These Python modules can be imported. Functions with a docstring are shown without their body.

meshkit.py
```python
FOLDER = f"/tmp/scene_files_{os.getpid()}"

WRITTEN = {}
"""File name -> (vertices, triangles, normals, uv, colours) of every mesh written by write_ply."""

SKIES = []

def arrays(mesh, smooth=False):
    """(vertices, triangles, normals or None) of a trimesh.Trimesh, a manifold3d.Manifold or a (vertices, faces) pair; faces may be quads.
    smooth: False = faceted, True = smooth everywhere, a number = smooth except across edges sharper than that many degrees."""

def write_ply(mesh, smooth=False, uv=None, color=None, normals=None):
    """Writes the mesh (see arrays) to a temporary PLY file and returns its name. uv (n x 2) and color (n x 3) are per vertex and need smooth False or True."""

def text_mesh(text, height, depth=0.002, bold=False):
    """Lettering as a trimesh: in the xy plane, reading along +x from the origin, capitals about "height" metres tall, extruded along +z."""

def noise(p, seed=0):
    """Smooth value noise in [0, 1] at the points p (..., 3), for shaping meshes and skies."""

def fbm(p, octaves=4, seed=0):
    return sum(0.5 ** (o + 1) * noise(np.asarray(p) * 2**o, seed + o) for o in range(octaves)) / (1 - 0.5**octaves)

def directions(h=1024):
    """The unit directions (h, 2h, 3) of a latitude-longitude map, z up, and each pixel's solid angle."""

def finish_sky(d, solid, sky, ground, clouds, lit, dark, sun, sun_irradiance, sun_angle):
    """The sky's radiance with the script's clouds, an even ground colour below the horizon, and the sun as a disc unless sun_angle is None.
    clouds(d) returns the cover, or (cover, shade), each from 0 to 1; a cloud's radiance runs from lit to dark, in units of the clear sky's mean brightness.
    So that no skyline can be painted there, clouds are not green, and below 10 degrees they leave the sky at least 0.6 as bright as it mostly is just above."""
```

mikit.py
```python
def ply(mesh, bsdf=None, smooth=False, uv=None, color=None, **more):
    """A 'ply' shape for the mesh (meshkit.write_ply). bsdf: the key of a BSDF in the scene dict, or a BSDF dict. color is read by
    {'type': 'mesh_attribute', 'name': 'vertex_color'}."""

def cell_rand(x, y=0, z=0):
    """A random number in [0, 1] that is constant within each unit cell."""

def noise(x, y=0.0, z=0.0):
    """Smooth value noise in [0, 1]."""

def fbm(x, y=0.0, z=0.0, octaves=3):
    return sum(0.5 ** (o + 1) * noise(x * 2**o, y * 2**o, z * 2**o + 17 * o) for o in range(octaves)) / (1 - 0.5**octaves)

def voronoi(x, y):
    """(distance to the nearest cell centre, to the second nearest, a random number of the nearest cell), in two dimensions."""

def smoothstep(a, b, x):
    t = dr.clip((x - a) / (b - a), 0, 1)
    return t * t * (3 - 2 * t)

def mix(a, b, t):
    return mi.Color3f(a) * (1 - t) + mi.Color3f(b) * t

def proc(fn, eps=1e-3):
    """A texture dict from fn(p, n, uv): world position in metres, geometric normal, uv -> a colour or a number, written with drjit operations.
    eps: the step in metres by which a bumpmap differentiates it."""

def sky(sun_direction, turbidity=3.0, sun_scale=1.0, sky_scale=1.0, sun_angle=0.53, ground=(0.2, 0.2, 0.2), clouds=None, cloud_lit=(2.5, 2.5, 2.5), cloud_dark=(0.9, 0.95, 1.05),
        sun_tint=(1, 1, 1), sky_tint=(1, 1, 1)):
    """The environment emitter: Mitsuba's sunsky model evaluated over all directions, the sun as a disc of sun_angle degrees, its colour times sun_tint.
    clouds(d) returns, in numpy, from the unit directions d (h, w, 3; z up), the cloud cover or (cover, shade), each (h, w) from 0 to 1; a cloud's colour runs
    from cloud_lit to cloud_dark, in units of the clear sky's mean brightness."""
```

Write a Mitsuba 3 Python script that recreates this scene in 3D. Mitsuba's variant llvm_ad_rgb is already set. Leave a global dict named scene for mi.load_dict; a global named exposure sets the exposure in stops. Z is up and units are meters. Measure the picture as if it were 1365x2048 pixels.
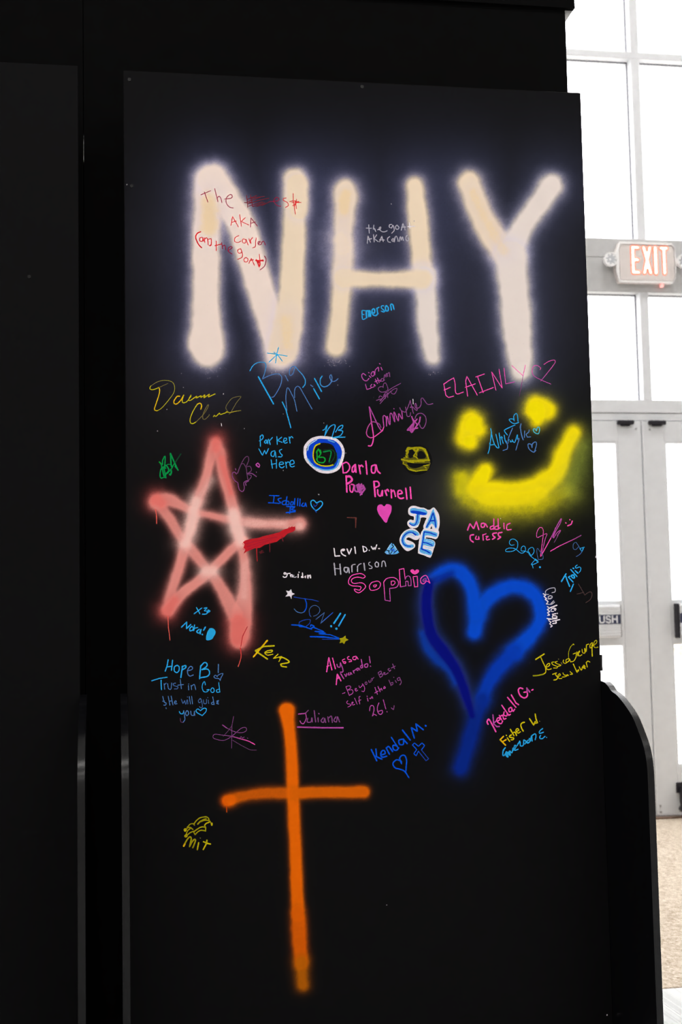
import math, random
import numpy as np, trimesh, mitsuba as mi, mikit, meshkit
import drjit as dr
from shapely.geometry import Polygon, LineString, box as sbox
from shapely.ops import unary_union
from shapely import affinity

T = mi.ScalarTransform4f
rng = np.random.default_rng(7)
scene, labels = {}, {}

# ---------------------------------------------------------------- camera, sky, added lamps, exposure
EYE = np.array([0.0, 0.0, 1.0725])
FWD = np.array([0.16868234, 0.98230274, 0.08140999])
UP = np.array([0.00543064, -0.08351846, 0.99649143])
scene['camera'] = {'type': 'thinlens', 'fov': 41.884, 'fov_axis': 'y', 'aperture_radius': 0.0042, 'focus_distance': 3.36,
                   'near_clip': 0.05, 'far_clip': 500.0,
                   'to_world': T().look_at(origin=EYE.tolist(), target=(EYE + FWD).tolist(), up=UP.tolist())}
exposure = 0.0


def overcast(d):
    n = meshkit.fbm(d * 3.0, octaves=4, seed=3)
    return np.ones(d.shape[:2]), np.clip((n - 0.45) * 1.2, 0, 0.5)


scene['sky'] = mikit.sky((0.3, 0.5, 0.8), turbidity=4.0, sun_scale=0.0, sky_scale=40.0, ground=(0.45, 0.44, 0.42), clouds=overcast,
                         cloud_lit=(1.0, 1.0, 1.0), cloud_dark=(0.85, 0.87, 0.9))
ADDED_LAMP = 15.8                     # radiance of the unseen ceiling lamps added to light the board
ADDED_LAMP_TINT = (1.0, 0.97, 0.935)

# ---------------------------------------------------------------- materials


def srgb(c):
    c = np.asarray(c, float) / 255
    return np.where(c <= 0.04045, c / 12.92, ((c + 0.055) / 1.055) ** 2.4)


def rgb(c):
    return {'type': 'rgb', 'value': [float(x) for x in c]}


def mat(name, color, rough=0.6, **more):
    c = color if isinstance(color, dict) else rgb(color)
    scene[name] = {'type': 'twosided', 'bsdf': {'type': 'principled', 'base_color': c, 'roughness': rough, **more}}


BLACK = np.array([0.0033, 0.0032, 0.0038])      # the board's flat black paint


def grain(base, amount, freq):
    b = [float(x) for x in base]

    def fn(p, n, uv):
        k = mikit.fbm(p.x * freq, p.y * freq, p.z * freq)
        return mi.Color3f(*b) * (1 + amount * (k - 0.5) * 2)
    return mikit.proc(fn)


mat('black_board_paint', grain(BLACK, 0.2, 60), 0.6, specular=0.05)
mat('black_edge_paint', grain((0.003, 0.0031, 0.004), 0.3, 80), 0.25, specular=0.27)
mat('black_wall_paint', grain((0.0022, 0.0022, 0.0024), 0.25, 30), 0.75, specular=0.03)
mat('paint_film', {'type': 'mesh_attribute', 'name': 'vertex_color'}, 0.6, specular=0.05)
mat('white_aluminium', grain((0.62, 0.635, 0.66), 0.03, 25), 0.45, specular=0.4)
mat('white_spandrel', grain((0.45, 0.45, 0.455), 0.05, 30), 0.5, specular=0.3)
mat('grey_hardware', (0.3, 0.3, 0.31), 0.35, metallic=0.6)
mat('dark_hardware', (0.012, 0.011, 0.016), 0.45, specular=0.25)
mat('gasket_rubber', (0.10, 0.10, 0.12), 0.6)
mat('navy_label', (0.012, 0.018, 0.06), 0.45)
mat('label_white', (0.75, 0.75, 0.78), 0.5)
mat('sign_plastic', (0.62, 0.57, 0.55), 0.4)
mat('sign_red_lens', (0.55, 0.03, 0.015), 0.5)
mat('lamp_white', (0.78, 0.78, 0.78), 0.35)
mat('lamp_grey', (0.35, 0.36, 0.38), 0.25, metallic=0.7)
mat('wall_paint', (0.6, 0.59, 0.57), 0.8)
mat('ceiling_paint', (0.72, 0.72, 0.71), 0.85)
mat('concrete_screed', (0.35, 0.34, 0.33), 0.8)
mat('lamp_housing', (0.8, 0.8, 0.8), 0.5)
mat('threshold_bronze', (0.16, 0.10, 0.07), 0.4, metallic=0.5)
mat('board_paint_white', (0.7, 0.7, 0.7), 0.6)
scene['window_glass'] = {'type': 'thindielectric', 'int_ior': 1.5}


def carpet_fn(p, n, uv):
    s = mikit.noise(p.x * 190.0, p.y * 1.6, 3.0)
    s2 = mikit.noise(p.x * 60.0, p.y * 0.7, 9.0)
    f = mikit.fbm(p.x * 420, p.y * 420, 1.0)
    k = 0.80 + 0.14 * mikit.smoothstep(0.25, 0.55, s) + 0.08 * s2 + 0.10 * (f - 0.5)
    return mi.Color3f(0.56, 0.57, 0.57) * k


def mat_fn(p, n, uv):
    f = mikit.fbm(p.x * 95, p.y * 60, 2.0, 4)
    g = mikit.noise(p.x * 260, p.y * 150, 5.0)
    t = dr.clip(0.25 + 1.1 * (f - 0.5) + 0.55 * g, 0, 1)
    return mikit.mix(mi.Color3f(0.27, 0.21, 0.15), mi.Color3f(0.56, 0.49, 0.41), t)


def mat_bump(p, n, uv):
    return mikit.noise(p.x * 230, p.y * 140, 4.0) * 0.5 + mikit.noise(p.x * 90, p.y * 60, 7.0) * 0.5


mat('carpet_tile_weave', mikit.proc(carpet_fn), 0.95, specular=0.05)
scene['mat_pile'] = {'type': 'twosided', 'bsdf': {'type': 'bumpmap', 'arbitrary': mikit.proc(mat_bump), 'scale': 0.004,
                                                  'bsdf': {'type': 'principled', 'base_color': mikit.proc(mat_fn), 'roughness': 0.95, 'specular': 0.05}}}
mat('concrete_outside', grain((0.6, 0.585, 0.55), 0.12, 3), 0.9)
scene['shrub_leaf'] = {'type': 'twosided', 'bsdf': {'type': 'diffuse', 'reflectance': rgb((0.6, 0.54, 0.38))}}
scene['shrub_wood'] = {'type': 'twosided', 'bsdf': {'type': 'diffuse', 'reflectance': rgb((0.18, 0.13, 0.08))}}

# ---------------------------------------------------------------- helpers


def numbered(key):
    if key not in scene and not any(k.startswith(key + '__') for k in scene):
        return key
    i = 1
    while f'{key}_{i:03d}' in scene or any(k.startswith(f'{key}_{i:03d}__') for k in scene):
        i += 1
    return f'{key}_{i:03d}'


def obj(name, mesh, bsdf, parent=None, label=None, kind=None, smooth=False, color=None, **more):
    key = numbered(f'{parent}__{name}' if parent else name)
    scene[key] = mikit.ply(mesh, bsdf, smooth=smooth, color=color, **more)
    if label or kind:
        labels[key] = {}
        if label:
            labels[key]['label'] = label
        if kind:
            labels[key]['kind'] = kind
    return key


def box(x0, x1, y0, y1, z0, z1, bevel=0.0):
    if bevel <= 0:
        m = trimesh.creation.box(extents=(x1 - x0, y1 - y0, z1 - z0))
        m.apply_translation(((x0 + x1) / 2, (y0 + y1) / 2, (z0 + z1) / 2))
        return m
    b = bevel
    pts = []
    for sx in (0, 1):
        for sy in (0, 1):
            for sz in (0, 1):
                X, Y, Z = (x0, x1)[sx], (y0, y1)[sy], (z0, z1)[sz]
                dx, dy, dz = (b, -b)[sx], (b, -b)[sy], (b, -b)[sz]
                pts += [(X, Y + dy, Z + dz), (X + dx, Y, Z + dz), (X + dx, Y + dy, Z)]
    return trimesh.convex.convex_hull(np.array(pts))


def cat(*m):
    return trimesh.util.concatenate(list(m))


def extrude_xz(poly, y0, y1):
    """A shapely polygon in (x, z) made solid between the planes y0 and y1."""
    ms = []
    for g in getattr(poly, 'geoms', [poly]):
        m = trimesh.creation.extrude_polygon(g, y1 - y0, engine='earcut')
        v = m.vertices.copy()
        m.vertices = np.stack([v[:, 0], y1 - v[:, 2], v[:, 1]], 1)
        ms.append(m)
    return cat(*ms)


def extrude_yz(poly, x0, x1):
    m = trimesh.creation.extrude_polygon(poly, x1 - x0, engine='earcut')
    v = m.vertices.copy()
    m.vertices = np.stack([x0 + v[:, 2], v[:, 0], v[:, 1]], 1)
    return m


def disc_y(x, y0, y1, z, r, n=24):
    m = trimesh.creation.cylinder(radius=r, height=y1 - y0, sections=n)
    m.apply_transform(trimesh.transformations.rotation_matrix(math.pi / 2, (1, 0, 0)))
    m.apply_translation((x, (y0 + y1) / 2, z))
    return m


def lathe_y(profile, x, y, z, n=32):
    """Profile of (radius, depth) turned about the y axis at (x, z)."""
    m = trimesh.creation.revolve(np.array(profile), sections=n)
    v = m.vertices.copy()
    m.vertices = np.stack([x + v[:, 0], y + v[:, 2], z + v[:, 1]], 1)
    m.fix_normals()
    return m


def lettering_xz(text, height, x, y, z, sx=1.0, depth=0.0012, bold=False):
    m = meshkit.text_mesh(text, height, depth, bold)
    v = m.vertices.copy()
    m.vertices = np.stack([x + v[:, 0] * sx, y - v[:, 2], z + v[:, 1]], 1)
    m.fix_normals()
    return m


# ---------------------------------------------------------------- the hall: floor, ceiling, walls
WX0, WX1, WY0, DW = -5.2, 7.4, -6.5, 6.803         # DW = plane of the entrance wall
CEIL = 5.4
obj('floor', box(WX0, WX1, WY0, DW + 0.1, -0.12, -0.008), 'concrete_screed', kind='structure')
cx0, cy1 = -2.5, 3.742
tile_dicts = {}
for i in range(28):
    for j in range(3):
        x0 = cx0 + 0.25 * i
        y1 = cy1 - 1.0 * j - (0.0 if i % 2 == 0 or j == 0 else 0.0)
        k = obj('carpet_tile', box(x0 + 0.0004, x0 + 0.2496, y1 - 0.9992, y1 - 0.0004, -0.008, 0.0, 0.001), 'carpet_tile_weave', 'floor')
obj('ceiling', box(WX0, WX1, WY0, DW + 0.1, CEIL, CEIL + 0.15), 'ceiling_paint', kind='structure')
obj('wall_left', box(WX0 - 0.15, WX0, WY0, DW + 0.1, -0.12, CEIL + 0.15), 'wall_paint', kind='structure')
obj('wall_right', box(WX1, WX1 + 0.15, WY0, DW + 0.1, -0.12, CEIL + 0.15), 'wall_paint', kind='structure')
obj('wall_rear', box(WX0 - 0.15, WX1 + 0.15, WY0 - 0.15, WY0, -0.12, CEIL + 0.15), 'wall_paint', kind='structure')

n_added_lamp = 0
for yy in (-4.6, -1.6, 1.0, 5.2):
    for xx in (-3.2, -0.4, 2.4, 5.2):
        key = numbered('ceiling_lamp')  # glowing panels added out of view to light the board
        obj('frame', cat(box(xx - .64, xx - .6, yy - .34, yy + .34, CEIL - .05, CEIL), box(xx + .6, xx + .64, yy - .34, yy + .34, CEIL - .05, CEIL),
                         box(xx - .6, xx + .6, yy - .34, yy - .3, CEIL - .05, CEIL), box(xx - .6, xx + .6, yy + .3, yy + .34, CEIL - .05, CEIL)), 'lamp_housing', key)
        v = np.array([[xx - .6, yy - .3, CEIL - .03], [xx + .6, yy - .3, CEIL - .03], [xx + .6, yy + .3, CEIL - .03], [xx - .6, yy + .3, CEIL - .03]])
        obj('diffuser', (v, np.array([[0, 2, 1], [0, 3, 2]])), 'lamp_housing', key, emitter={'type': 'area', 'radiance': rgb([ADDED_LAMP * t for t in ADDED_LAMP_TINT])})
        labels[key] = {'label': 'unseen rectangular ceiling lamp with a white diffuser, added to light the board', 'category': 'ceiling lamp', 'group': 'unseen ceiling lamps added to light the hall'}

# ---------------------------------------------------------------- entrance wall: window frames, panes, doors
W = 'window_1'
labels[W] = {'kind': 'structure'}
GY = DW + 0.07                                     # glass plane
MX = [2.872 + 0.915 * k for k in range(-8, 5)]
DX0, DX1, HEAD = 1.93, 3.742, 2.125
HW = 0.024
rows = [(2.237, 2.83), (3.127, 4.150), (4.188, 5.28)]


def clip_x(a, b):
    return max(a, WX0), min(b, WX1)


for z0, z1 in [(HEAD, 2.237 - 0.072), (2.237 - 0.070, 2.237), (4.150, 4.188), (5.28, CEIL)]:
    dy = 0.006 if z0 == HEAD else 0.0
    obj('transom', box(WX0, WX1, DW + dy, DW + 0.12, z0, z1, 0.002), 'white_aluminium', W)
for x in MX:
    for z0, z1 in rows:
        obj('mullion', box(x - HW, x + HW, DW, DW + 0.12, z0, z1), 'white_aluminium', W)
obj('trim_1', cat(box(WX0, WX1, DW - 0.004, DW + 0.12, 2.83, 3.0195, 0.003), box(WX0, WX1, DW - 0.004, DW + 0.12, 3.0205, 3.127, 0.003)), 'white_spandrel', kind='structure')
edges = [WX0 - HW] + MX + [WX1 + HW]


def pane(x0, x1, z0, z1, parent, y=GY, bead=True):
    v = np.array([[x0, y, z0], [x1, y, z0], [x1, y, z1], [x0, y, z1]])
    obj('pane', (v, np.array([[0, 1, 2], [0, 2, 3]])), 'window_glass', parent)
    if bead:
        g = 0.0045
        obj('gasket', cat(box(x0, x0 + g, y - 0.012, y - 0.002, z0, z1), box(x1 - g, x1, y - 0.012, y - 0.002, z0, z1),
                          box(x0 + g, x1 - g, y - 0.012, y - 0.002, z0, z0 + g), box(x0 + g, x1 - g, y - 0.012, y - 0.002, z1 - g, z1)), 'gasket_rubber', parent)


for a, b in zip(edges[:-1], edges[1:]):
    if b - a < 0.1:
        continue
    for z0, z1 in rows:
        pane(a + HW, b - HW, z0, z1, W)
# sidelights beside the doors
side = [x for x in MX if x < DX0 - 0.2 or x > DX1 + 0.2]
for x in side + [DX0 - 0.03, DX1 + 0.03]:
    obj('jamb', box(x - HW, x + HW, DW, DW + 0.12, 0.0, HEAD), 'white_aluminium', W)
for lo, hi in ((WX0, DX0 - 0.03), (DX1 + 0.03, WX1)):
    xs = sorted([lo - HW if lo == WX0 else lo] + [x for x in side if lo < x < hi] + [hi + HW if hi == WX1 else hi])
    obj('sill', box(lo, hi, DW + 0.002, DW + 0.118, 0.0, 0.25), 'white_aluminium', W)
    for a, b in zip(xs[:-1], xs[1:]):
        if b - a > 0.1:
            pane(a + HW, b - HW, 0.25, HEAD, W)
obj('trim_2', box(DX0, DX1, DW - 0.03, DW + 0.1, -0.008, 0.012, 0.004), 'threshold_bronze', kind='structure')


def leaf(d, x0, x1, stile_l, stile_r, meet_right):
    y0, y1 = DW, DW + 0.045
    labels[d] = {'kind': 'structure'}
    zb, zt = 0.016, HEAD - 0.004
    obj('stile', box(x0, x0 + stile_l, y0, y1, zb, zt, 0.002), 'white_aluminium', d)
    obj('stile', box(x1 - stile_r, x1, y0, y1, zb, zt, 0.002), 'white_aluminium', d)
    a, b = x0 + stile_l, x1 - stile_r
    obj('top_rail', box(a, b, y0 + .001, y1, 2.012, zt), 'white_aluminium', d)
    obj('middle_rail', box(a, b, y0 + .001, y1, 0.927, 1.142), 'white_aluminium', d)
    obj('bottom_rail', box(a, b, y0 + .001, y1, zb, 0.268), 'white_aluminium', d)
    for z0, z1 in ((0.268, 0.927), (1.142, 2.012)):
        g = 0.012
        obj('glazing_bead', cat(box(a, a + g, y0 + .004, y0 + .03, z0, z1), box(b - g, b, y0 + .004, y0 + .03, z0, z1),
                                box(a + g, b - g, y0 + .004, y0 + .03, z0, z0 + g), box(a + g, b - g, y0 + .004, y0 + .03, z1 - g, z1)), 'white_aluminium', d)
        pane(a + g, b - g, z0 + g, z1 - g, d, y=y0 + 0.025, bead=False)


leaf('door_1', 1.935, 2.8255, 0.12, 0.134, True)
leaf('door_2', 2.8295, 3.738, 0.126, 0.12, False)
obj('meeting_strip', box(2.829, 2.8425, DW - 0.006, DW, 0.02, HEAD - 0.03, 0.002), 'white_aluminium', 'door_2')
for d, x0, x1 in (('door_1', 2.688, 2.778), ('door_2', 2.866, 2.960)):
    obj('latch', cat(box(x0, x1, DW - 0.03, DW, 2.100, 2.122, 0.004), box(x0 + .02, x1 - .02, DW - 0.02, DW, 2.092, 2.1, 0.002)), 'dark_hardware', d, label='dark latch block at the top edge')
obj('screw', disc_y(2.797, DW - 0.003, DW + 0.001, 2.079, 0.006, 10), 'grey_hardware', 'door_1')
for x, z in ((2.874, 2.0755), (2.8545, 0.0653), (2.8559, 0.0335)):
    obj('screw', disc_y(x, DW - 0.003, DW + 0.001, z, 0.006, 10), 'grey_hardware', 'door_2')


def push_bar(d, x0, x1, cap_side, tx):
    z0, z1 = 0.957, 1.133
    prof = [(DW, z0), (DW - .038, z0), (DW - .05, z0 + .012)]
    z = z0 + .02
    while z < z1 - .02:
        if not (1.026 < z < 1.084):
            prof += [(DW - .05, z), (DW - .0475, z + .002), (DW - .0475, z + .004), (DW - .05, z + .006)]
        z += 0.014
    prof += [(DW - .05, z1 - .012), (DW - .038, z1), (DW, z1)]
    k = obj('push_bar', extrude_yz(Polygon(prof), x0, x1), 'white_aluminium', d)
    name = k.split('__')[1]
    if cap_side > 0:
        obj('end_cap', box(x1, x1 + .006, DW - .05, DW, z0 + .004, z1 - .004, .002), 'grey_hardware', k)
    else:
        obj('end_cap', box(x0 - .012, x0, DW - .052, DW, z0 - .008, z1, .003), 'dark_hardware', k, label='black end cap')
    l0, l1 = (x1 - .19, x1 - .001) if cap_side > 0 else (x0 + .001, x0 + .19)
    obj('push_label', box(l0, l1, DW - .0515, DW - .0495, 1.030, 1.080), 'navy_label', k, label='dark blue push label strip')
    pm = lettering_xz('PUSH', 0.0375, 0, DW - .0515, 1.0365, 1.0, 0.0008, True)
    pm.vertices[:, 0] = tx + (pm.vertices[:, 0] - pm.bounds[0, 0]) * 0.1365 / (pm.bounds[1, 0] - pm.bounds[0, 0])
    obj('lettering', pm, 'label_white', k, label='white capital letters PUSH')


push_bar('door_1', 2.03, 2.651, 1, 2.497)
push_bar('door_2', 2.984, 3.60, -1, 3.02)
# kick-down holder at the foot of the right leaf
obj('door_holder', cat(box(2.945, 2.985, DW - .012, DW, .13, .185, .003), box(2.957, 2.972, DW - .045, DW - .01, .075, .165, .004),
                       trimesh.convex.convex_hull(np.array([(2.957, DW - .05, .16), (2.972, DW - .05, .16), (2.957, DW - .01, .16), (2.972, DW - .01, .16),
                                                            (2.955, DW - .075, .05), (2.974, DW - .075, .05), (2.955, DW - .03, .05), (2.974, DW - .03, .05)])),
                       disc_y(2.965, DW - .085, DW - .02, .05, .017, 16)), 'dark_hardware', 'door_2', label='dark kick-down holder at the foot')

# ---------------------------------------------------------------- exit sign over the doors
ex = 'exit_sign'
labels[ex] = {'label': 'white emergency exit sign with glowing red letters and two lamp heads above the doors', 'category': 'exit sign'}
SY = DW - 0.004
xl, xr, zb, zt = 2.735, 3.050, 2.889, 3.106
outline = Polygon([(xl + .004, zb), (xr - .012, zb), (xr + .004, zb + .03), (xr + .012, zb + .11), (xr + .004, zt - .03), (xr - .012, zt), (xl + .012, zt), (xl - .014, zt - .06), (xl - .014, zb + .06)])
obj('housing', extrude_xz(outline.buffer(.003), SY - .035, SY), 'sign_plastic', ex, smooth=30)
face = Polygon([(xl + .006, zb + .012), (xr - .01, zb + .012), (xr, zb + .035), (xr, zt - .035), (xr - .01, zt - .016), (xl + .014, zt - .016), (xl + .006, zt - .05)])
obj('face_plate', extrude_xz(face.buffer(.002), SY - .043, SY - .0352), 'sign_plastic', ex)
obj('rim', extrude_xz(outline.buffer(.003).difference(face.buffer(.006)), SY - .047, SY - .0352), 'lamp_white', ex, label='pale raised rim')
lz0, lz1 = 2.9285, 3.0915
S = 0.0255 / 2


def glyph(lines, w=S):
    return unary_union([LineString(l).buffer(w) for l in lines])


g = S
zt_, zb_ = lz1 - g, lz0 + g
zm = (zt_ + zb_) / 2
gl = [glyph([[(2.8105 + g * .3, zb_), (2.8105 + g * .3, zt_)], [(2.814, zt_), (2.857 - g, zt_)], [(2.814, zb_), (2.857 - g, zb_)], [(2.814, zm), (2.853 - g, zm)]]),
      glyph([[(2.8655 + g, zt_), (2.926 - g, zb_)], [(2.926 - g, zt_), (2.8655 + g, zb_)]]),
      glyph([[(2.9445, zb_), (2.9445, zt_)]], S * 1.08),
      glyph([[(2.9655 + g, zt_), (3.0215 - g, zt_)], [(2.994, zb_), (2.994, zt_)]])]
for p_ in gl:  # red letters: overexposed white core put into the colour, orange edge around it
    k = obj('letter', extrude_xz(p_.buffer(-.0048), SY - .0462, SY - .0431), 'label_white', ex, label='glowing red letter with its core coloured white for overexposure', emitter={'type': 'area', 'radiance': rgb((1.15, 0.72, 0.52))})
    obj('letter_rim', extrude_xz(p_.difference(p_.buffer(-.0048)), SY - .0455, SY - .0431), 'sign_red_lens', k, label='orange red glowing outline', emitter={'type': 'area', 'radiance': rgb((1.0, 0.17, 0.025))})
for x in (2.6815, 3.0985):
    k = obj('lamp_head', lathe_y([(0.0, 0.0), (0.020, 0.0), (0.034, -0.022), (0.039, -0.05), (0.039, -0.058), (0.031, -0.058), (0.031, -0.050), (0.0, -0.050)], x, SY - 0.012, 3.004), 'lamp_white', ex, smooth=40)
    obj('lens', disc_y(x, SY - .066, SY - .060, 3.004, .0305, 24), 'lamp_grey', k, label='grey lens')
    obj('bulb_ring', cat(*[disc_y(x + .0262 * math.cos(a), SY - .0685, SY - .064, 3.004 + .0262 * math.sin(a), .0056, 10) for a in np.arange(8) * math.pi / 4 + .2]), 'lamp_white', k)
    obj('bulb', disc_y(x - .007, SY - .0685, SY - .064, 3.002, .006, 12), 'lamp_white', k)
    sgn = 1 if x < 2.8 else -1
    obj('arm', cat(box(min(x, x + sgn * .06), max(x, x + sgn * .06), SY - .03, SY - .012, 2.995, 3.013, .004)), 'sign_plastic', ex)
obj('test_lamp', box(2.975, 2.993, SY - .03, SY - .012, 2.868, 2.8855, .003), 'sign_plastic', ex, label='red glowing nub below the sign', emitter={'type': 'area', 'radiance': rgb((1.3, 0.25, 0.22))})  # small red glowing nub under the sign

for k in scene:
    if k.startswith('exit_sign__'):
        scene[k]['to_world'] = T().translate([-0.0185, 0, -0.0125])

# ---------------------------------------------------------------- entrance mat
k = obj('entrance_mat', box(1.30, 4.35, 3.743, DW - 0.035, -0.0078, 0.002, 0.003), 'mat_pile')
labels[k] = {'label': 'large brown beige walk-off mat of coarse pile in front of the white doors', 'category': 'mat'}

# ---------------------------------------------------------------- outside
obj('ground_outside', box(-60, 90, DW + 0.1, 140, -0.3, -0.03), 'concrete_outside', kind='structure')
for i, (x, y, h, r) in enumerate([(11.15, 24.6, .62, .5), (12.4, 25.1, .70, .55), (13.7, 24.8, .6, .5), (15.0, 25.2, .72, .55)]):
    s = numbered('dry_shrub')
    r_ = np.random.default_rng(40 + i)
    n = 900
    th, u, w = r_.uniform(0, 2 * math.pi, n), r_.uniform(0, 1, n), r_.uniform(0.45, 1, n)
    c = np.stack([x + r * w * np.cos(th) * np.sqrt(1 - (u * 2 - 1) ** 2), y + r * w * np.sin(th) * np.sqrt(1 - (u * 2 - 1) ** 2), h * (0.1 + .9 * u)], 1)
    a = r_.normal(size=(n, 3)); a /= np.linalg.norm(a, axis=1)[:, None]
    b_ = np.cross(a, r_.normal(size=(n, 3))); b_ /= np.linalg.norm(b_, axis=1)[:, None]
    L_ = r_.uniform(.03, .06, (n, 1))
    v = np.stack([c - a * L_, c + b_ * L_ * .4, c + a * L_, c - b_ * L_ * .4], 1).reshape(-1, 3)
    obj('foliage', (v, np.arange(4 * n).reshape(-1, 4)), 'shrub_leaf', s)
    st = []
    for q in range(9):
        aa, tt = r_.uniform(0, 2 * math.pi), r_.uniform(.1, .8)
        m = trimesh.creation.cylinder(radius=.008, segment=[(x, y, -.01), (x + r * tt * math.cos(aa), y + r * tt * math.sin(aa), h * .8)], sections=6)
        st.append(m)
    obj('stem', cat(*st), 'shrub_wood', s)
    labels[s] = {'label': 'low dry straw-coloured shrub outside beyond the right door', 'category': 'shrub', 'group': 'dry shrubs outside the doors'}

# ---------------------------------------------------------------- black partition behind the boards
PY = 3.494
P_ = 'wall_middle'
labels[P_] = {'kind': 'structure'}
obj('panel', box(-3.4, -0.0702, PY, PY + .09, 0, 2.785), 'black_wall_paint', P_)
obj('panel', box(-0.0684, 1.2712, PY, PY + .09, 0, 2.785), 'black_wall_paint', P_)
obj('header', box(-3.4, 1.2962, PY - .012, PY + .1, 2.785, 3.45), 'black_wall_paint', P_)
obj('batten', box(-.10, -.04, PY + .09, PY + .115, 0, 2.318), 'black_wall_paint', P_)  # unseen strips added so light leaks through only a short seam
obj('batten', box(-.10, -.04, PY + .09, PY + .115, 2.405, 2.785), 'black_wall_paint', P_)
obj('corner_bracket', extrude_xz(Polygon([(1.2712, 2.785), (1.2955, 2.785), (1.2712, 2.748)]), PY + .005, PY + .03), 'white_spandrel', P_, label='pale triangular wedge under the header')  # pale wedge in the corner under the header overhang

# ---------------------------------------------------------------- the boards
BY = 3.344                                          # front face of the boards
BT = 0.018
CURVE = [(3.3186, .902), (3.2946, .8935), (3.2746, .8826), (3.2436, .8755), (3.2147, .8654), (3.1687, .8444), (3.1336, .8231), (3.1032, .794), (3.0793, .7678),
                      (3.0636, .7403), (3.0565, .7094), (3.055, .6825)]
CURVE = [(float(a), float(b)) for a, b in np.vstack([0.5 * (2 * b + (c - a) * t + (2 * a - 5 * b + 4 * c - d) * t ** 2 + (3 * b - a - 3 * c + d) * t ** 3) for a, b, c, d in
         [[np.array((CURVE[:1] + CURVE + CURVE[-1:])[i + k]) for k in range(4)] for i in range(len(CURVE) - 1)] for t in np.linspace(0, 1, 5)[:-1]])]
brace_prof = Polygon([(BY + BT, 0), (BY + BT, .906), (BY, .904)] + CURVE + [(3.055, .6825), (3.055, 0)])


def board(key, x0, x1, ztop, left_brace=True, right_brace=True):
    obj('board', box(x0, x1, BY, BY + BT, 0, ztop, 0.0012), 'black_board_paint', key)
    if left_brace:
        obj('side_brace', extrude_yz(brace_prof, x0 - .0165, x0), 'black_edge_paint', key, smooth=25)
    if right_brace:
        obj('side_brace', extrude_yz(brace_prof, x1, x1 + .0165), 'black_edge_paint', key, smooth=25)


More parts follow.
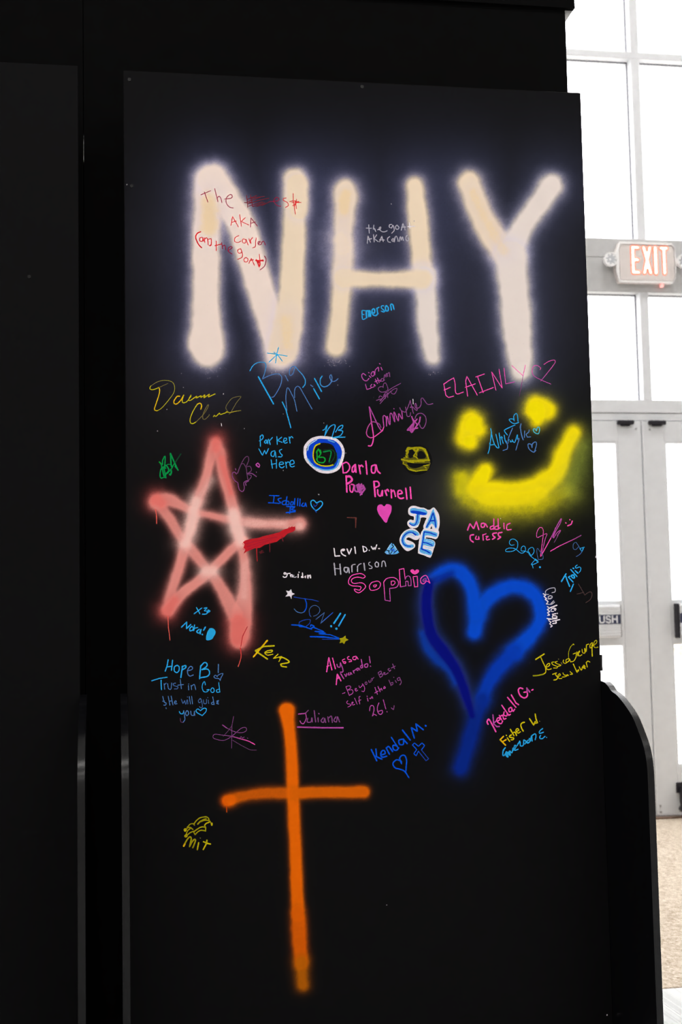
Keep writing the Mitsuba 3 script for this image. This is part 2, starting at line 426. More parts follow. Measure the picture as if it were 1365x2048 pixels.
G_ = 'graffiti_board'
labels[G_] = {'label': 'tall black free-standing board covered with spray-painted shapes and coloured handwriting', 'category': 'board'}
BX0, BX1, BZ = 0.0336, 1.2526, 2.481
board(G_, BX0, BX1, BZ)
obj('edge_plate', box(BX1, BX1 + .0065, BY + .002, BY + BT, .931, .972, .001), 'black_edge_paint', G_)
labels['black_board'] = {'label': 'plain black free-standing board left of the painted board, with a curved side brace', 'category': 'board'}
board('black_board', -0.0795 - 1.219, -0.0795, 2.487)
for x, z in ((0.049, 2.457), (0.053, 2.18), (0.652, 2.468)):
    obj('screw', disc_y(x, BY - .0015, BY + .001, z, .0045, 10), 'black_edge_paint', G_)
for x, z in ((-0.20, 1.94), (-1.25, 2.45)):
    obj('screw', disc_y(x, BY - .0015, BY + .001, z, .0045, 10), 'black_edge_paint', 'black_board')

# survey frame of the board's face (millimetre-like units) -> metres on the board, and back
SURVEY = np.array([[1.24036166e-03, -6.83398610e-06, -2.71569857e-01], [-9.21051957e-05, -1.22028937e-03, 2.64737372e+00], [-6.30907732e-05, 3.14303271e-05, 1.0]])
INV = np.linalg.inv(SURVEY)


def survey_to_board(p):
    p = np.asarray(p, float)
    q = np.c_[p, np.ones(len(p))] @ SURVEY.T
    return q[:, :2] / q[:, 2:]


def board_to_survey(p):
    q = np.c_[p, np.ones(len(p))] @ INV.T
    return q[:, :2] / q[:, 2:]


def rounded(p, step, closed=False):
    """Catmull-Rom curve through the points, resampled."""
    p = np.asarray(p, float)
    if len(p) < 3:
        q = p
    else:
        e = np.vstack([2 * p[0] - p[1], p, 2 * p[-1] - p[-2]])
        out = []
        for i in range(1, len(e) - 2):
            a, b, c, d = e[i - 1:i + 3]
            n = max(2, int(np.linalg.norm(c - b) / step))
            t = np.linspace(0, 1, n, endpoint=False)[:, None]
            out.append(0.5 * (2 * b + (c - a) * t + (2 * a - 5 * b + 4 * c - d) * t ** 2 + (3 * b - a - 3 * c + d) * t ** 3))
        q = np.vstack(out + [p[-1:]])
    return q
# ---------------------------------------------------------------- spray paint on the board
# Each figure: strokes of (frame, softness, strength, colour, [(x, y, radius) ...]) in the survey frame.
FN, FH, FY_, FS, FB, FK, FC = (340, 300, 4.2656), (620, 300, 4.268), (860, 300, 3.938), (280, 850, 3.7917), (800, 1100, 4.0147), (880, 720, 4.2656), (340, 1380, 3.1023)
F1 = (0, 0, 1)
CREAM, PINKW, WARM, GREYW = (234, 215, 190), (236, 219, 210), (234, 206, 160), (228, 217, 212)
RED, ROSE, LITE = (222, 96, 90), (232, 146, 138), (248, 208, 200)
BLUE, NAVY, DEEP, DUSK = (0, 72, 205), (0, 8, 120), (0, 30, 110), (50, 60, 135)
YEL, YELD, ORA, ORD = (248, 227, 0), (214, 204, 8), (232, 103, 0), (188, 98, 0)
SPRAY = [
 ('spray_letter', 'white sprayed capital letter N', (0.31, 0.35, 0.80), 36, .10, [
  (F1, 8.5, 1, PINKW, [(420, 362, 25), (414, 450, 22), (412, 550, 21), (412, 640, 23), (413, 690, 30), (416, 705, 22)]),
  (F1, 8.5, 1, PINKW, [(428, 360, 24), (458, 405, 22), (484, 455, 23), (507, 530, 22), (530, 605, 22), (552, 670, 24), (560, 705, 26)]),
  (F1, 7.5, 1, CREAM, [(589, 357, 15), (589, 450, 17), (585, 550, 19), (578, 640, 23), (567, 700, 25)]),
  (F1, 8, 1, CREAM, [(596, 370, 14), (598, 420, 12)]), (F1, 16, .75, WARM, [(417, 400, 5), (420, 455, 6)]), (F1, 20, .5, WARM, [(572, 640, 4), (575, 690, 4)])]),
 ('spray_letter', 'white sprayed capital letter H', (0.31, 0.35, 0.80), 36, .10, [
  (F1, 8.5, 1, CREAM, [(690, 382, 16), (692, 400, 17), (688, 450, 13), (686, 540, 15), (683, 600, 13), (677, 650, 13), (673, 692, 14)]),
  (F1, 8.5, 1, CREAM, [(831, 372, 11), (838, 450, 14), (844, 520, 14), (851, 562, 15)]),
  (F1, 8.5, 1, GREYW, [(850, 550, 14), (856, 640, 14), (862, 690, 11), (866, 715, 8)]),
  (F1, 7.5, 1, CREAM, [(688, 556, 12), (760, 559, 9), (845, 558, 13)]), (F1, 13, .6, WARM, [(691, 390, 5), (688, 420, 4)]), (F1, 20, .6, PINKW, [(683, 480, 4), (684, 500, 4)])]),
 ('spray_letter', 'white sprayed capital letter Y', (0.31, 0.36, 0.78), 36, .095, [
  (F1, 9, 1, CREAM, [(939, 366, 16), (961, 427, 17), (990, 478, 20), (1018, 510, 24)]), (F1, 9, 1, GREYW, [(1102, 373, 17), (1076, 412, 14), (1048, 452, 15), (1022, 500, 20)]),
  (F1, 9, 1, GREYW, [(1022, 516, 26), (1028, 579, 23), (1035, 655, 22), (1040, 706, 19), (1043, 742, 13)]), (F1, 14, .45, WARM, [(946, 385, 4), (975, 445, 4), (1008, 500, 6)])]),
 ('spray_star', 'red sprayed five pointed star with pale crossings', (0.20, 0.05, 0.055), 24, .022, [
  (FS, 5.40, .92, ROSE, [(575, 150, 34), (545, 230, 28), (500, 400, 22), (430, 600, 28), (390, 750, 26), (350, 880, 26), (310, 1050, 26), (250, 1230, 26), (215, 1390, 30)]),
  (FS, 5.04, .92, ROSE, [(600, 200, 30), (640, 400, 26), (700, 600, 28), (730, 720, 30), (760, 880, 30), (795, 1050, 22), (800, 1250, 36), (770, 1450, 66), (755, 1600, 62), (750, 1640, 40)]),
  (FS, 5.04, .85, ROSE, [(130, 590, 24), (220, 700, 24), (300, 830, 24), (400, 960, 26), (480, 1060, 24), (560, 1150, 26), (650, 1300, 34), (720, 1440, 46)]),
  (FS, 5.04, .88, ROSE, [(130, 585, 46), (220, 570, 36), (330, 620, 18), (430, 660, 16), (560, 690, 12), (700, 720, 18), (850, 745, 22), (1000, 750, 22), (1130, 755, 26), (1210, 750, 34)]),
  (FS, 4.32, .92, ROSE, [(215, 1400, 34), (330, 1270, 30), (450, 1180, 26), (560, 1080, 24), (680, 960, 24), (760, 890, 22), (800, 870, 14)]),
  (FS, 11.0, 0.63, RED, [(580, 120, 16), (575, 180, 14)]), (FS, 11.0, 0.68, RED, [(125, 570, 24), (160, 590, 16)]), (FS, 11.0, 0.68, RED, [(205, 1410, 22), (260, 1330, 14)]), (FS, 12.2, 0.72, RED, [(750, 1500, 40), (745, 1620, 36)]), (FS, 7.3, 0.63, RED, [(620, 260, 12), (690, 520, 4)]), (FS, 8.6, 0.45, LITE, [(1210, 765, 8)]),
  (FS, 11.0, 0.77, LITE, [(430, 580, 16), (370, 830, 16), (345, 900, 14)]), (FS, 11.0, 0.81, LITE, [(710, 680, 20), (740, 790, 22), (765, 880, 18)]), (FS, 11.0, 0.68, LITE, [(500, 1110, 16), (560, 1110, 14)]), (FS, 11.0, 0.45, LITE, [(820, 745, 8), (1100, 750, 8)]), (FS, 11.0, 0.36, LITE, [(800, 1050, 8), (790, 1300, 12)]), (FS, 9.8, 0.36, LITE, [(540, 420, 4), (470, 530, 6)])]),
 ('spray_heart', 'blue sprayed open heart with a darker left side', (0.004, 0.03, 0.14), 26, .05, [
  (FB, 7, 1, BLUE, [(600, 660, 36), (620, 560, 38), (650, 470, 40), (700, 400, 38), (780, 340, 36), (880, 300, 36), (980, 298, 36), (1070, 350, 36), (1120, 430, 36), (1138, 520, 34), (1105, 620, 34), (1020, 720, 38), (920, 820, 42)]),
  (FB, 8, .95, (0, 56, 180), [(920, 820, 42), (840, 900, 38), (770, 980, 34), (710, 1080, 34), (660, 1200, 32)]),
  (FB, 8, .9, (0, 38, 140), [(660, 1200, 32), (610, 1330, 34), (570, 1480, 36), (540, 1600, 36), (490, 1750, 36)]),
  (FB, 7, 1, BLUE, [(610, 500, 34), (595, 400, 34), (575, 310, 32), (540, 230, 34), (480, 170, 34), (400, 155, 30), (320, 190, 26), (262, 230, 20)]),
  (FB, 8, .55, DUSK, [(225, 270, 34), (212, 400, 38), (222, 560, 40), (260, 690, 40), (340, 800, 38), (430, 920, 34), (500, 1060, 30), (555, 1250, 20)]),
  (FB, 7, .7, (0, 62, 180), [(185, 670, 8), (230, 790, 18), (310, 880, 20), (400, 960, 16), (450, 1060, 10)]),
  (FB, 5, 1, NAVY, [(235, 265, 26), (215, 400, 30), (225, 560, 32), (260, 690, 34), (340, 800, 34), (420, 910, 28), (475, 1010, 26), (520, 1130, 24), (560, 1260, 18), (580, 1330, 10)]),
  (FB, 6, .6, NAVY, [(290, 240, 8), (380, 200, 8), (420, 185, 4)])]),
 ('spray_face', 'yellow sprayed smiling face of two dots and a curved mouth', (0.10, 0.125, 0.03), 34, .10, [
  (FK, 8.5, 1, YEL, [(265, 515, 52), (240, 600, 58), (215, 670, 52)]), (FK, 8.5, 1, YEL, [(300, 560, 50), (325, 595, 40)]), (FK, 8.5, 1, YEL, [(265, 700, 28)]),
  (FK, 8.5, 1, YEL, [(820, 395, 62), (880, 420, 66), (910, 425, 50)]), (FK, 8.5, 1, YEL, [(815, 440, 56), (830, 520, 18)]),
  (FK, 12, .85, YELD, [(190, 1010, 30), (200, 1090, 40)]), (FK, 8.5, 1, YEL, [(390, 945, 34), (345, 1040, 60), (330, 1100, 70), (420, 1130, 80), (540, 1135, 74), (680, 1130, 66), (800, 1100, 66), (900, 1050, 66), (980, 980, 56), (1030, 890, 46), (1060, 790, 42), (1105, 700, 38), (1145, 625, 34)]),
  (FK, 11, .9, YEL, [(380, 1190, 24), (560, 1200, 30), (740, 1190, 30), (860, 1150, 30)]), (FK, 18, .5, YELD, [(230, 1200, 10), (420, 1280, 10), (700, 1280, 14), (920, 1220, 20), (1060, 1120, 30)]), (FK, 20, .42, (150, 165, 60), [(1100, 1100, 24), (1160, 920, 18), (1215, 740, 12)])]),
 ('spray_cross', 'orange sprayed tall cross', (0.05, 0.028, 0.001), 11, .07, [
  (FC, 3.6, 1, ORA, [(725, 128, 40), (735, 200, 30), (748, 300, 26), (758, 450, 28), (763, 620, 29), (771, 800, 27), (780, 1000, 28), (787, 1200, 29), (796, 1400, 31)]),
  (FC, 5, .92, (222, 95, 0), [(796, 1380, 31), (805, 1550, 32), (815, 1700, 30)]), (FC, 7, .85, ORD, [(815, 1690, 28), (822, 1830, 20)]),
  (FC, 4, 1, (236, 94, 0), [(358, 688, 27), (380, 682, 22)]), (FC, 5, .72, ORA, [(380, 680, 24), (470, 655, 20), (600, 640, 20), (740, 640, 24)]), (FC, 4, .95, (218, 98, 0), [(790, 640, 27), (900, 635, 26), (1080, 634, 26), (1205, 632, 28)])]),
]
# pale overspray mist, plus window flare painted in near the right edge: (x, y, reach, strength, colour)
MIST_FLARE = [(760, 560, 60, .02, (.4, .42, .7)), (470, 500, 120, .02, (.34, .37, .70)), (760, 470, 130, .016, (.34, .37, .72)), (880, 480, 130, .013, (.34, .37, .72)), (1000, 600, 120, .012, (.4, .42, .62)), (650, 520, 110, .02, (.34, .37, .72)), (400, 770, 90, .012, (.6, .5, .6)), (890, 990, 60, .022, (.55, .52, .66)), (1140, 420, 110, .013, (.4, .42, .66)), (1090, 640, 110, .012, (.4, .4, .6)), (340, 480, 90, .008, (.45, .42, .6))]

STEP = 0.0023
gx = np.linspace(BX0 + .002, BX1 - .002, int((BX1 - BX0) / STEP))
gz = np.linspace(0.055, BZ - .003, int((BZ - .058) / STEP))
GX, GZ = np.meshgrid(gx, gz)
sv = board_to_survey(np.c_[GX.ravel(), GZ.ravel()]).reshape(GX.shape + (2,))
speck = meshkit.noise(np.stack([GX * 420, GZ * 420, GX * 0 + .5], -1), 5)
speck2 = meshkit.noise(np.stack([GX * 900, GZ * 900, GX * 0 + 3.5], -1), 9)
wob = meshkit.fbm(np.stack([GX * 28, GZ * 28, GX * 0 + 1.5], -1), 3, 11) - 0.5
colour = np.tile(BLACK, GX.shape + (1,)).astype(float)
for x, y, r, a, c in MIST_FLARE:
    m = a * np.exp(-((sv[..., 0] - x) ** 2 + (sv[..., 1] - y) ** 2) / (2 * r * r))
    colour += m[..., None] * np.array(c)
best, owner = np.full(GX.shape, 0.004), np.full(GX.shape, -1)
for gi, (name, label, mist, reach, amount, strokes) in enumerate(SPRAY):
    total, near = np.zeros(GX.shape), np.full(GX.shape, 1e3)
    for (ox, oy, sc), soft, strength, col, pts in strokes:
        p = np.array([(ox + x / sc, oy + y / sc, r / sc) for x, y, r in pts])
        if len(p) == 1:
            p = np.vstack([p, p + [.1, .1, 0]])
        q = rounded(p, 6.0)
        pad = 300
        sel = (sv[..., 0] > p[:, 0].min() - pad) & (sv[..., 0] < p[:, 0].max() + pad) & (sv[..., 1] > p[:, 1].min() - pad) & (sv[..., 1] < p[:, 1].max() + pad)
        s = sv[sel]
        d = np.full(len(s), 1e3)
        for a, b in zip(q[:-1], q[1:]):
            ab = b[:2] - a[:2]
            t = np.clip(((s - a[:2]) @ ab) / max(ab @ ab, 1e-9), 0, 1)
            dd = np.hypot(s[:, 0] - a[0] - t * ab[0], s[:, 1] - a[1] - t * ab[1]) - (a[2] + (b[2] - a[2]) * t)
            d = np.minimum(d, dd)
        d = d + wob[sel] * soft * 0.9
        c = strength * np.exp(-(np.maximum(d, 0) / soft) ** 1.25)
        c = np.clip(c * (1 + (1 - c) * 0.55 * (speck[sel] + speck2[sel] - 1.0)), 0, 1)
        lin = srgb(col)
        thin = np.array(mist) * 1.0
        k = np.clip(c / .5, 0, 1)[:, None]
        pc = lin * k + (0.4 * lin + 0.9 * thin) * (1 - k)
        colour[sel] = colour[sel] * (1 - c[:, None]) + pc * c[:, None]
        total[sel] = np.maximum(total[sel], c)
        near[sel] = np.minimum(near[sel], d)
    m = amount * np.exp(-np.maximum(near, 0) / reach) * (near > 0) * (0.8 + .4 * speck)
    colour += (m * (1 - total))[..., None] * np.array(mist)
    total = np.maximum(total, m * .9)
    better = total > best
    best[better], owner[better] = total[better], gi
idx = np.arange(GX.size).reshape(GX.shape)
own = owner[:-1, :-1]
any_mist_flare = colour[:-1, :-1].sum(-1) > BLACK.sum() * 1.02
own = np.where((own < 0) & any_mist_flare, len(SPRAY), own)
for gi in range(len(SPRAY) + 1):
    r, c = np.nonzero(own == gi)
    if len(r) == 0:
        continue
    quads = np.stack([idx[r, c], idx[r, c + 1], idx[r + 1, c + 1], idx[r + 1, c]], 1)
    used, inv = np.unique(quads, return_inverse=True)
    v = np.stack([GX.ravel()[used], np.full(len(used), BY - .0003), GZ.ravel()[used]], 1)
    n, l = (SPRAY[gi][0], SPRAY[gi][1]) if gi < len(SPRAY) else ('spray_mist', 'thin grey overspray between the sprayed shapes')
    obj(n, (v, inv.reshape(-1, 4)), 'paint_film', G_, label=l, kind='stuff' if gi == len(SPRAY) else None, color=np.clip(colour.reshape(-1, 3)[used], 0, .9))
# Hand lettering and drawings on the board, traced in a survey frame of the board (see survey_to_board below).
# One inscription: (name, label, (x0, y0, scale), colour, width, strokes).  Strokes are split by ';'. '!' = straight lines, '#' = filled outline,
# '{colour}' and '{colour width}' change the pen for the strokes that follow; 'a>b' runs from one colour to the other along the stroke.
PEN = {'lb': (38, 165, 228), 'fb': (72, 118, 178), 'db': (60, 95, 150), 'mb': (0, 80, 212), 'nb': (22, 62, 165), 'pk': (240, 78, 178), 'pu': (176, 72, 160), 'fp': (128, 66, 128), 'dp': (98, 56, 98),
       'ye': (200, 184, 12), 'oy': (160, 150, 10), 'or': (225, 180, 10), 'fy': (108, 98, 52), 'wh': (230, 222, 232), 'gw': (172, 170, 184), 'rd': (214, 34, 42), 'dr': (150, 22, 58), 'br': (116, 30, 44), 'gr': (0, 136, 66),
       'gn': (10, 150, 50), 'bk': (14, 14, 14), 'sb': (92, 172, 232), 'pb': (168, 205, 240), 'rb': (4, 62, 200), 'dg': (14, 60, 38), 'fr': (96, 48, 44), 'fw': (70, 52, 52), 'tq': (70, 180, 200), 'crim': (186, 28, 40), 'ol': (84, 80, 16), 'sal': (226, 92, 84), 'gy': (52, 46, 52)}
A, B, C, D, E_, F = (380, 370, 5.6875), (715, 440, 11.375), (715, 600, 17.06), (490, 690, 6.825), (715, 720, 8.531), (880, 715, 5.6875)
G, HH, I, J, K, L = (290, 750, 6.825), (460, 860, 5.6875), (670, 880, 6.825), (960, 820, 10.5), (660, 1070, 9.1), (685, 1130, 7.184)
M, N, O, P, Q, RR = (795, 1005, 15.167), (925, 1030, 5.46), (1080, 1120, 11.375), (560, 1135, 9.75), (645, 1300, 8.03), (295, 1310, 8.531)
S, T_, U, V, W_, X, Y = (355, 1200, 5.809), (420, 1410, 4.875), (1055, 1270, 9.1), (965, 1360, 9.75), (355, 1620, 15.167), (305, 890, 19.5), (720, 1420, 7.583)
C4, C5, C8, D1, D8 = (280, 680, 6.2045), (480, 680, 5.536), (280, 850, 3.7917), (640, 980, 5.25), (340, 1380, 3.1023)
MARKS = [
('marker_writing', 'red scrawled writing across the first white letter', A, 'dr', 1.5, '''!125,112 235,66;!165,80 205,195;!282,42 320,190;312,150 330,128 352,150 364,200;395,160 470,150 482,122 455,110 415,150 415,205 450,250 495,263;
 {br}!622,202 720,196;645,120 660,255;690,115 715,250;650,165 760,120;660,190 800,140;660,215 820,165;670,240 830,190;720,245 850,200;760,245 880,205;700,150 850,130;760,180 900,150;820,235 910,190;{dr}905,190 1000,180 1012,150 975,145 955,185 990,230 1035,243;
 {rd}1095,150 1070,150 1065,175 1110,200 1120,235 1088,255;1135,190 1180,180 1240,195;1176,100 1178,180 1190,260 1202,330;!1160,200 1265,200;!1215,165 1190,250;!1170,235 1240,185;!1200,180 1213,268;
 !468,460 485,358 552,476;!478,425 530,410;!567,340 586,468;!630,372 585,415 672,456;{dr}!690,478 695,375 768,468;!692,436 745,420;
 {rd}560,575 515,600 510,640 545,655 580,638;640,622 605,615 598,650 630,660 640,625 650,650 665,684;672,612 685,650 695,665 690,630 715,598;755,605 748,650 745,700 715,715;{dr}780,670 800,650 795,640 775,655 785,680 810,675 820,650 835,640 850,655 858,680;
 {rd 2.4}122,532 85,550 66,590 80,640 105,685 132,712;{rd 1.7}140,595 112,605 118,640 145,635 148,600 158,640;165,600 170,652;166,620 190,600 205,635 208,680;212,618 240,612 245,650 238,690 222,690 245,680;
 !300,640 300,745;!285,690 360,672;{dr}!362,655 372,725;370,700 395,685 410,735;430,750 480,715 470,700 440,715 440,755 480,785;
 {rd}575,725 545,740 555,775 590,765 580,728 600,790 590,825 545,845;635,825 615,845 625,875 655,870 660,840 635,825;!672,890 700,835 735,915;!680,862 725,850;!790,790 800,880 788,935;{rd 2.6}!750,860 835,862;!755,850 800,895 790,930 765,870 830,855;{dr}850,810 868,850 850,920 800,965''', ),
('marker_writing', 'small white handwritten words inside the second white letter', B, 'gw', 2.0, '''!262,110 272,300;!205,185 325,190;!378,120 365,215 395,195 420,262;465,222 525,205 535,165 500,175 510,220 560,262 620,270 680,245;785,100 735,110 730,160 780,180 810,120 835,180 840,240 785,300;905,118 870,150 880,205 935,205 945,160 900,118;!1000,235 1040,75 1090,225;!1005,165 1100,160;{wh}!1185,60 1195,190;!1150,150 1310,142;
 {gw}!228,530 245,360 300,505;!235,445 325,425;!370,335 385,498;!440,340 385,425 480,495;!510,495 560,365 590,490;!505,450 615,455;740,378 690,420 700,490 755,510;815,420 785,460 825,490 830,430;845,500 860,400 890,370 920,430 930,485;960,490 975,390 990,385 1005,460 1030,385 1050,465;1135,350 1105,400 1120,470 1165,465 1165,400'''),
('marker_writing', 'bright blue handwritten name under the crossbar of the second white letter', C, 'lb', 2.3, '''275,365 170,365 165,480 175,640 220,660 280,630;!170,500 230,495;{lb 3.4}320,605 310,400 380,380 395,570;390,380 430,370 455,560;{lb 2.9}520,420 580,450 600,370 570,300 510,340 500,440 560,520 640,530 690,480;660,290 675,300 685,390 710,470;{lb 2.6}680,280 740,250;{lb 2.4}905,205 850,195 815,250 870,320 940,380 900,410 820,380;{lb 3}990,190 960,260 985,370 1050,360 1060,270 1000,190;{lb 3}1165,345 1140,170 1180,140 1220,180 1255,320'''),
('marker_writing', 'large light blue signature of two words below the first white letter', D, 'lb', 2.0, '''{lb>fb 2}70,352 110,285 165,245 225,235 275,245 288,300 265,400 242,462;{fb>fb 1.8}242,462 330,420 420,395 480,405 505,450 490,540 440,640 395,705 362,712;{lb 3}!185,435 392,805;{fb 2}!552,415 588,488;675,335 690,295 645,300 612,345 610,405 630,415 660,385 675,335;{fb>lb 2.2}690,295 730,345 790,410 825,480 820,540 790,580;
 {lb 2.4}!512,778 560,880 628,1130;{fb 1.8}575,900 560,720 575,600 595,590 640,670 680,760 712,905;680,720 680,620 705,570 745,575 800,665 870,790 918,875;{lb 2.6}!940,595 1018,735;{fb 2}!900,548 930,568;{lb 2.6}!952,458 1048,635;{lb>fb 2.2}1055,425 1030,470 1035,540 1085,572 1145,548 1185,500;{fb 2}1185,500 1160,440 1175,405 1190,440 1190,490 1230,495 1275,460'''),
('marker_drawing', 'light blue six pointed asterisk over the foot of the first white letter', D, 'tq', 1.7, '''{lb}!308,110 440,128 578,152;!460,35 435,130 420,245;!330,235 430,140;!430,110 512,220;!395,95 440,140'''),
('marker_writing', 'small purple name and heart under the second white letter', E_, 'pu', 2.2, '''145,262 100,230 75,275 110,340 160,355 200,315;{pu 2}!205,270 232,300;!190,212 202,220;265,195 235,240 255,275 290,255 280,195 305,250;300,235 310,170 350,130 360,125 365,190;!405,125 425,170;!378,60 390,70;
 {pu 2}!140,415 165,505 235,480;250,415 225,445 250,470 290,450 285,415 310,440;!310,330 345,400;!300,375 360,340;!345,310 375,385;375,350 400,345 395,370;{fp 2}425,315 400,345 430,365 455,340 440,315 465,345;455,310 470,250 490,290;490,290 500,230 520,280;515,240 545,215 555,285;
 {fp 1.6}440,470 430,455 385,460 358,490 380,530 430,550 520,515 505,430 480,390 450,410 440,470;{fp 1.6}!325,690 420,660;!390,745 560,545;370,650 385,615 420,625;400,700 470,590 480,660;450,600 500,550 520,640;!385,700 530,560;520,540 560,500 700,420 740,400;565,530 590,570 640,575 680,490 620,500 575,540'''),
('marker_writing', 'large purple looping signature right of the small purple name', E_, 'pu', 2.5, '''{pk>pu 2.8}190,1465 240,1460 270,1380 275,1280 245,1080 205,800;{pu 2.4}205,800 235,860 300,1000 360,1130 400,1190 430,1215;{fp>pk 2.2}405,1150 370,1090 280,1055 220,1085 165,1190 165,1280 220,1325 290,1310 380,1245 430,1200 455,1140;{pu 2.2}455,1140 440,1000 450,950 490,980 500,1130 510,960 545,1090 560,1090 560,930 590,920 640,1055 625,900 640,900 690,1025 705,1030 705,920 720,930 770,1005 760,880;625,830 627,833;
 {fp 2}725,815 750,860 810,890 825,880 850,840 890,740 905,690 915,740 960,910;825,805 840,900 855,960 900,955 910,900;905,810 940,800 1010,860 1020,830 1000,740 985,760 1000,820 1060,810 1090,750 1090,670 1120,655 1200,755 1290,745'''),
('marker_drawing', 'purple scribbled initials below the large purple signature', E_, 'pu', 2.3, '''{pu 3}!930,965 970,1080 930,1235;!855,1195 930,1110 1020,1010;!860,1200 1030,1160;!1075,975 1060,1060 930,1240 900,1200 960,1060;!940,1000 1030,1110;{fp 2}985,1000 1020,930 1090,910 1160,960 1175,1060 1130,1160 1085,1150 1055,1080'''),
('paint_chip', 'short white chip in the black paint above the purple signature', E_, 'wh', 1.6, '''!950,668 955,750'''),
('marker_writing', 'pink capital letters with a heart below the third white letter', F, 'pk', 1.5, '''{pk 2}!45,300 60,370 70,430 100,455 158,440;!45,305 100,265 160,232;!48,372 120,340;160,232 175,300 180,390 205,415 270,393;!318,440 295,270 310,215 340,270 428,428;!290,340 405,300;!410,222 508,188;!430,215 495,400;!452,402 610,342;{pk 1.7}!640,372 590,162 712,350 675,135;{pk>pu 1.7}!732,122 752,300 850,278;{pk 1.3}!820,92 948,208;!975,88 948,208;{pu>gy 1.2}!948,208 925,350 905,440;{pk>pu 1.4}1140,140 1150,120 1105,90 1065,105 1052,160 1075,210 1160,258 1265,302;{pk>pu 1.4}1185,80 1240,45 1300,30 1312,60 1230,170 1150,268'''),
('marker_writing', 'thin yellow cursive signature under the foot of the first white letter', G, 'ye', 1.6, '''{or 2}185,170 200,195 195,260 150,400 130,470 165,490;{ye>fy 1.3}165,490 230,450 330,335 395,240 405,160 370,95 270,72 170,95 80,150;{ye 1.7}80,150 68,185 105,202 190,172;{fy 1.2}190,172 260,140 315,115;{or 2.3}475,290 440,292 400,350 400,388 435,395 490,345 530,275;{ye 1.8}530,275 510,345 520,378 570,365 630,290;630,275 600,330 615,350 690,300 710,290 700,315 760,285 770,285 765,308 820,270 808,310 880,262 865,300 900,285 960,258;
 {or 2.2}762,468 775,420 755,385 715,400;{ye 1.8}715,400 660,490 620,590 620,645 650,665 700,640;{fy 1.5}700,640 780,560 840,480 870,410 850,420 800,520 790,590 820,605 870,560 880,540;{ye 1.7}935,570 950,550 970,565 1020,520 1030,540 1090,520 1135,500;{fy 1.3}1135,500 1105,450 1130,390 1190,320 1270,295 1312,300 1250,380 1180,500 1150,535;{ye>fy 1.6}1110,500 1160,512 1240,495 1310,485'''),
('paint_chip', 'short white chip in the black paint above the red star', C4, 'wh', 1.4, '''!1010,1035 1015,1068'''),
('marker_writing', 'light blue three line handwritten message left of the round badge drawing', HH, 'lb', 2.1, '''!345,70 348,185;345,75 370,55 380,85 362,110 335,125;410,112 393,140 415,150 425,115 432,155;440,105 460,165;455,120 485,85;!535,75 540,165;!590,82 540,120 595,140;610,125 640,120 645,95 620,95 612,130 630,150 655,140;!675,80 685,150;680,100 700,75 718,90;
 !330,215 372,290 395,230 412,275 440,212;510,235 475,250 470,290 500,300 515,245 525,310;590,220 565,235 575,265 595,285 585,305 550,305;!470,340 485,435;!530,335 530,435;!472,392 530,380;560,395 610,385 600,365 570,370 565,410 590,430 620,415;!635,365 645,430;640,385 660,362 680,375;680,395 730,380 720,345 690,355 685,400 705,420 735,412'''),
('marker_drawing', 'round badge drawing ringed white, blue and yellow with green letters', HH, 'wh', 3, '''#{rb}870,260 900,170 980,105 1080,90 1190,105 1260,170 1285,260 1260,370 1200,440 1100,470 1000,455 920,390 880,330 870,260;#{bk}955,270 975,190 1030,150 1110,150 1170,175 1205,240 1215,320 1190,380 1120,410 1040,405 980,370 955,320;
 {wh 6.5}855,270 862,190 920,120 1000,88 1090,88 1190,105 1260,165 1290,250 1270,350 1225,440 1120,478 1010,460 920,390 870,330 855,270;{pb 2.6}885,230 905,170 990,110;{sb 3}890,330 940,400 1020,440 1110,455 1200,430 1250,330 1240,340;{sb 2.5}1120,115 1190,140;{wh 1.6}!1060,470 1175,478;
 {ye 3.2}1025,155 975,180 952,240 950,310 975,370 1040,405 1120,410 1180,395;{dg 2}1180,395 1215,340 1215,260;
 {gn 3}!985,255 1010,215 1030,260;995,330 990,240;1030,230 1035,270 1010,310 1060,310 1085,335 1065,370 1010,365 985,330;{gr 2.6}1065,250 1150,245 1130,360;{dg 2.2}1070,230 1170,230 1195,290 1160,360 1130,375'''),
('marker_writing', 'light blue initials on top of the round badge drawing', C5, 'lb', 2.1, '''!920,1000 940,990 968,940 940,1065;940,1060 990,970 1040,938 1055,960 1020,1075;1060,1020 1100,960 1140,945 1130,980 1090,1000 1140,1010 1110,1060 1030,1082;!1030,1082 1165,1075'''),
('marker_writing', 'purple initials with a tiny heart right of the star tip', HH, 'fp', 1.8, '''{dp}85,495 110,430 160,330 200,300 215,340 190,410;160,385 130,390 90,490;160,385 185,430 195,500 205,560;190,420 230,415 245,460 200,500 245,520 225,560 205,570;{fp 2}200,495 250,495 302,530;{fp}75,500 55,480 30,490 30,530 60,580 90,600 95,630 110,680 145,700 165,660 160,600 200,575 215,580 180,600 185,630;!300,478 303,482;{pu 2.5}!300,405 330,425 340,400 318,375 295,395 315,410;{fp}!65,440 68,455'''),
('marker_writing', 'dark blue underlined name with a small heart beside the star arm', HH, 'mb', 2.3, '''!450,745 560,748;!440,828 545,832;!505,748 495,830;585,775 550,785 560,810 580,825 550,838;640,800 600,815 600,845 635,840 650,755 640,850;650,810 670,815 670,845 640,850;{mb 2.5}700,815 720,820 715,850 690,850 700,815;740,780 735,850;720,830 740,820;!775,780 770,860;!800,785 795,865;835,830 815,860 850,865 860,830 872,870;!645,870 740,872;!690,870 680,950;!640,940 745,930;690,875 735,880 700,905 745,915 690,935;
 {lb 2.4}985,830 955,800 925,810 925,850 950,890 985,915 1040,870 1055,830 1030,810 990,830;{nb 1.8}!960,900 985,938;955,850 970,870 1000,840'''),
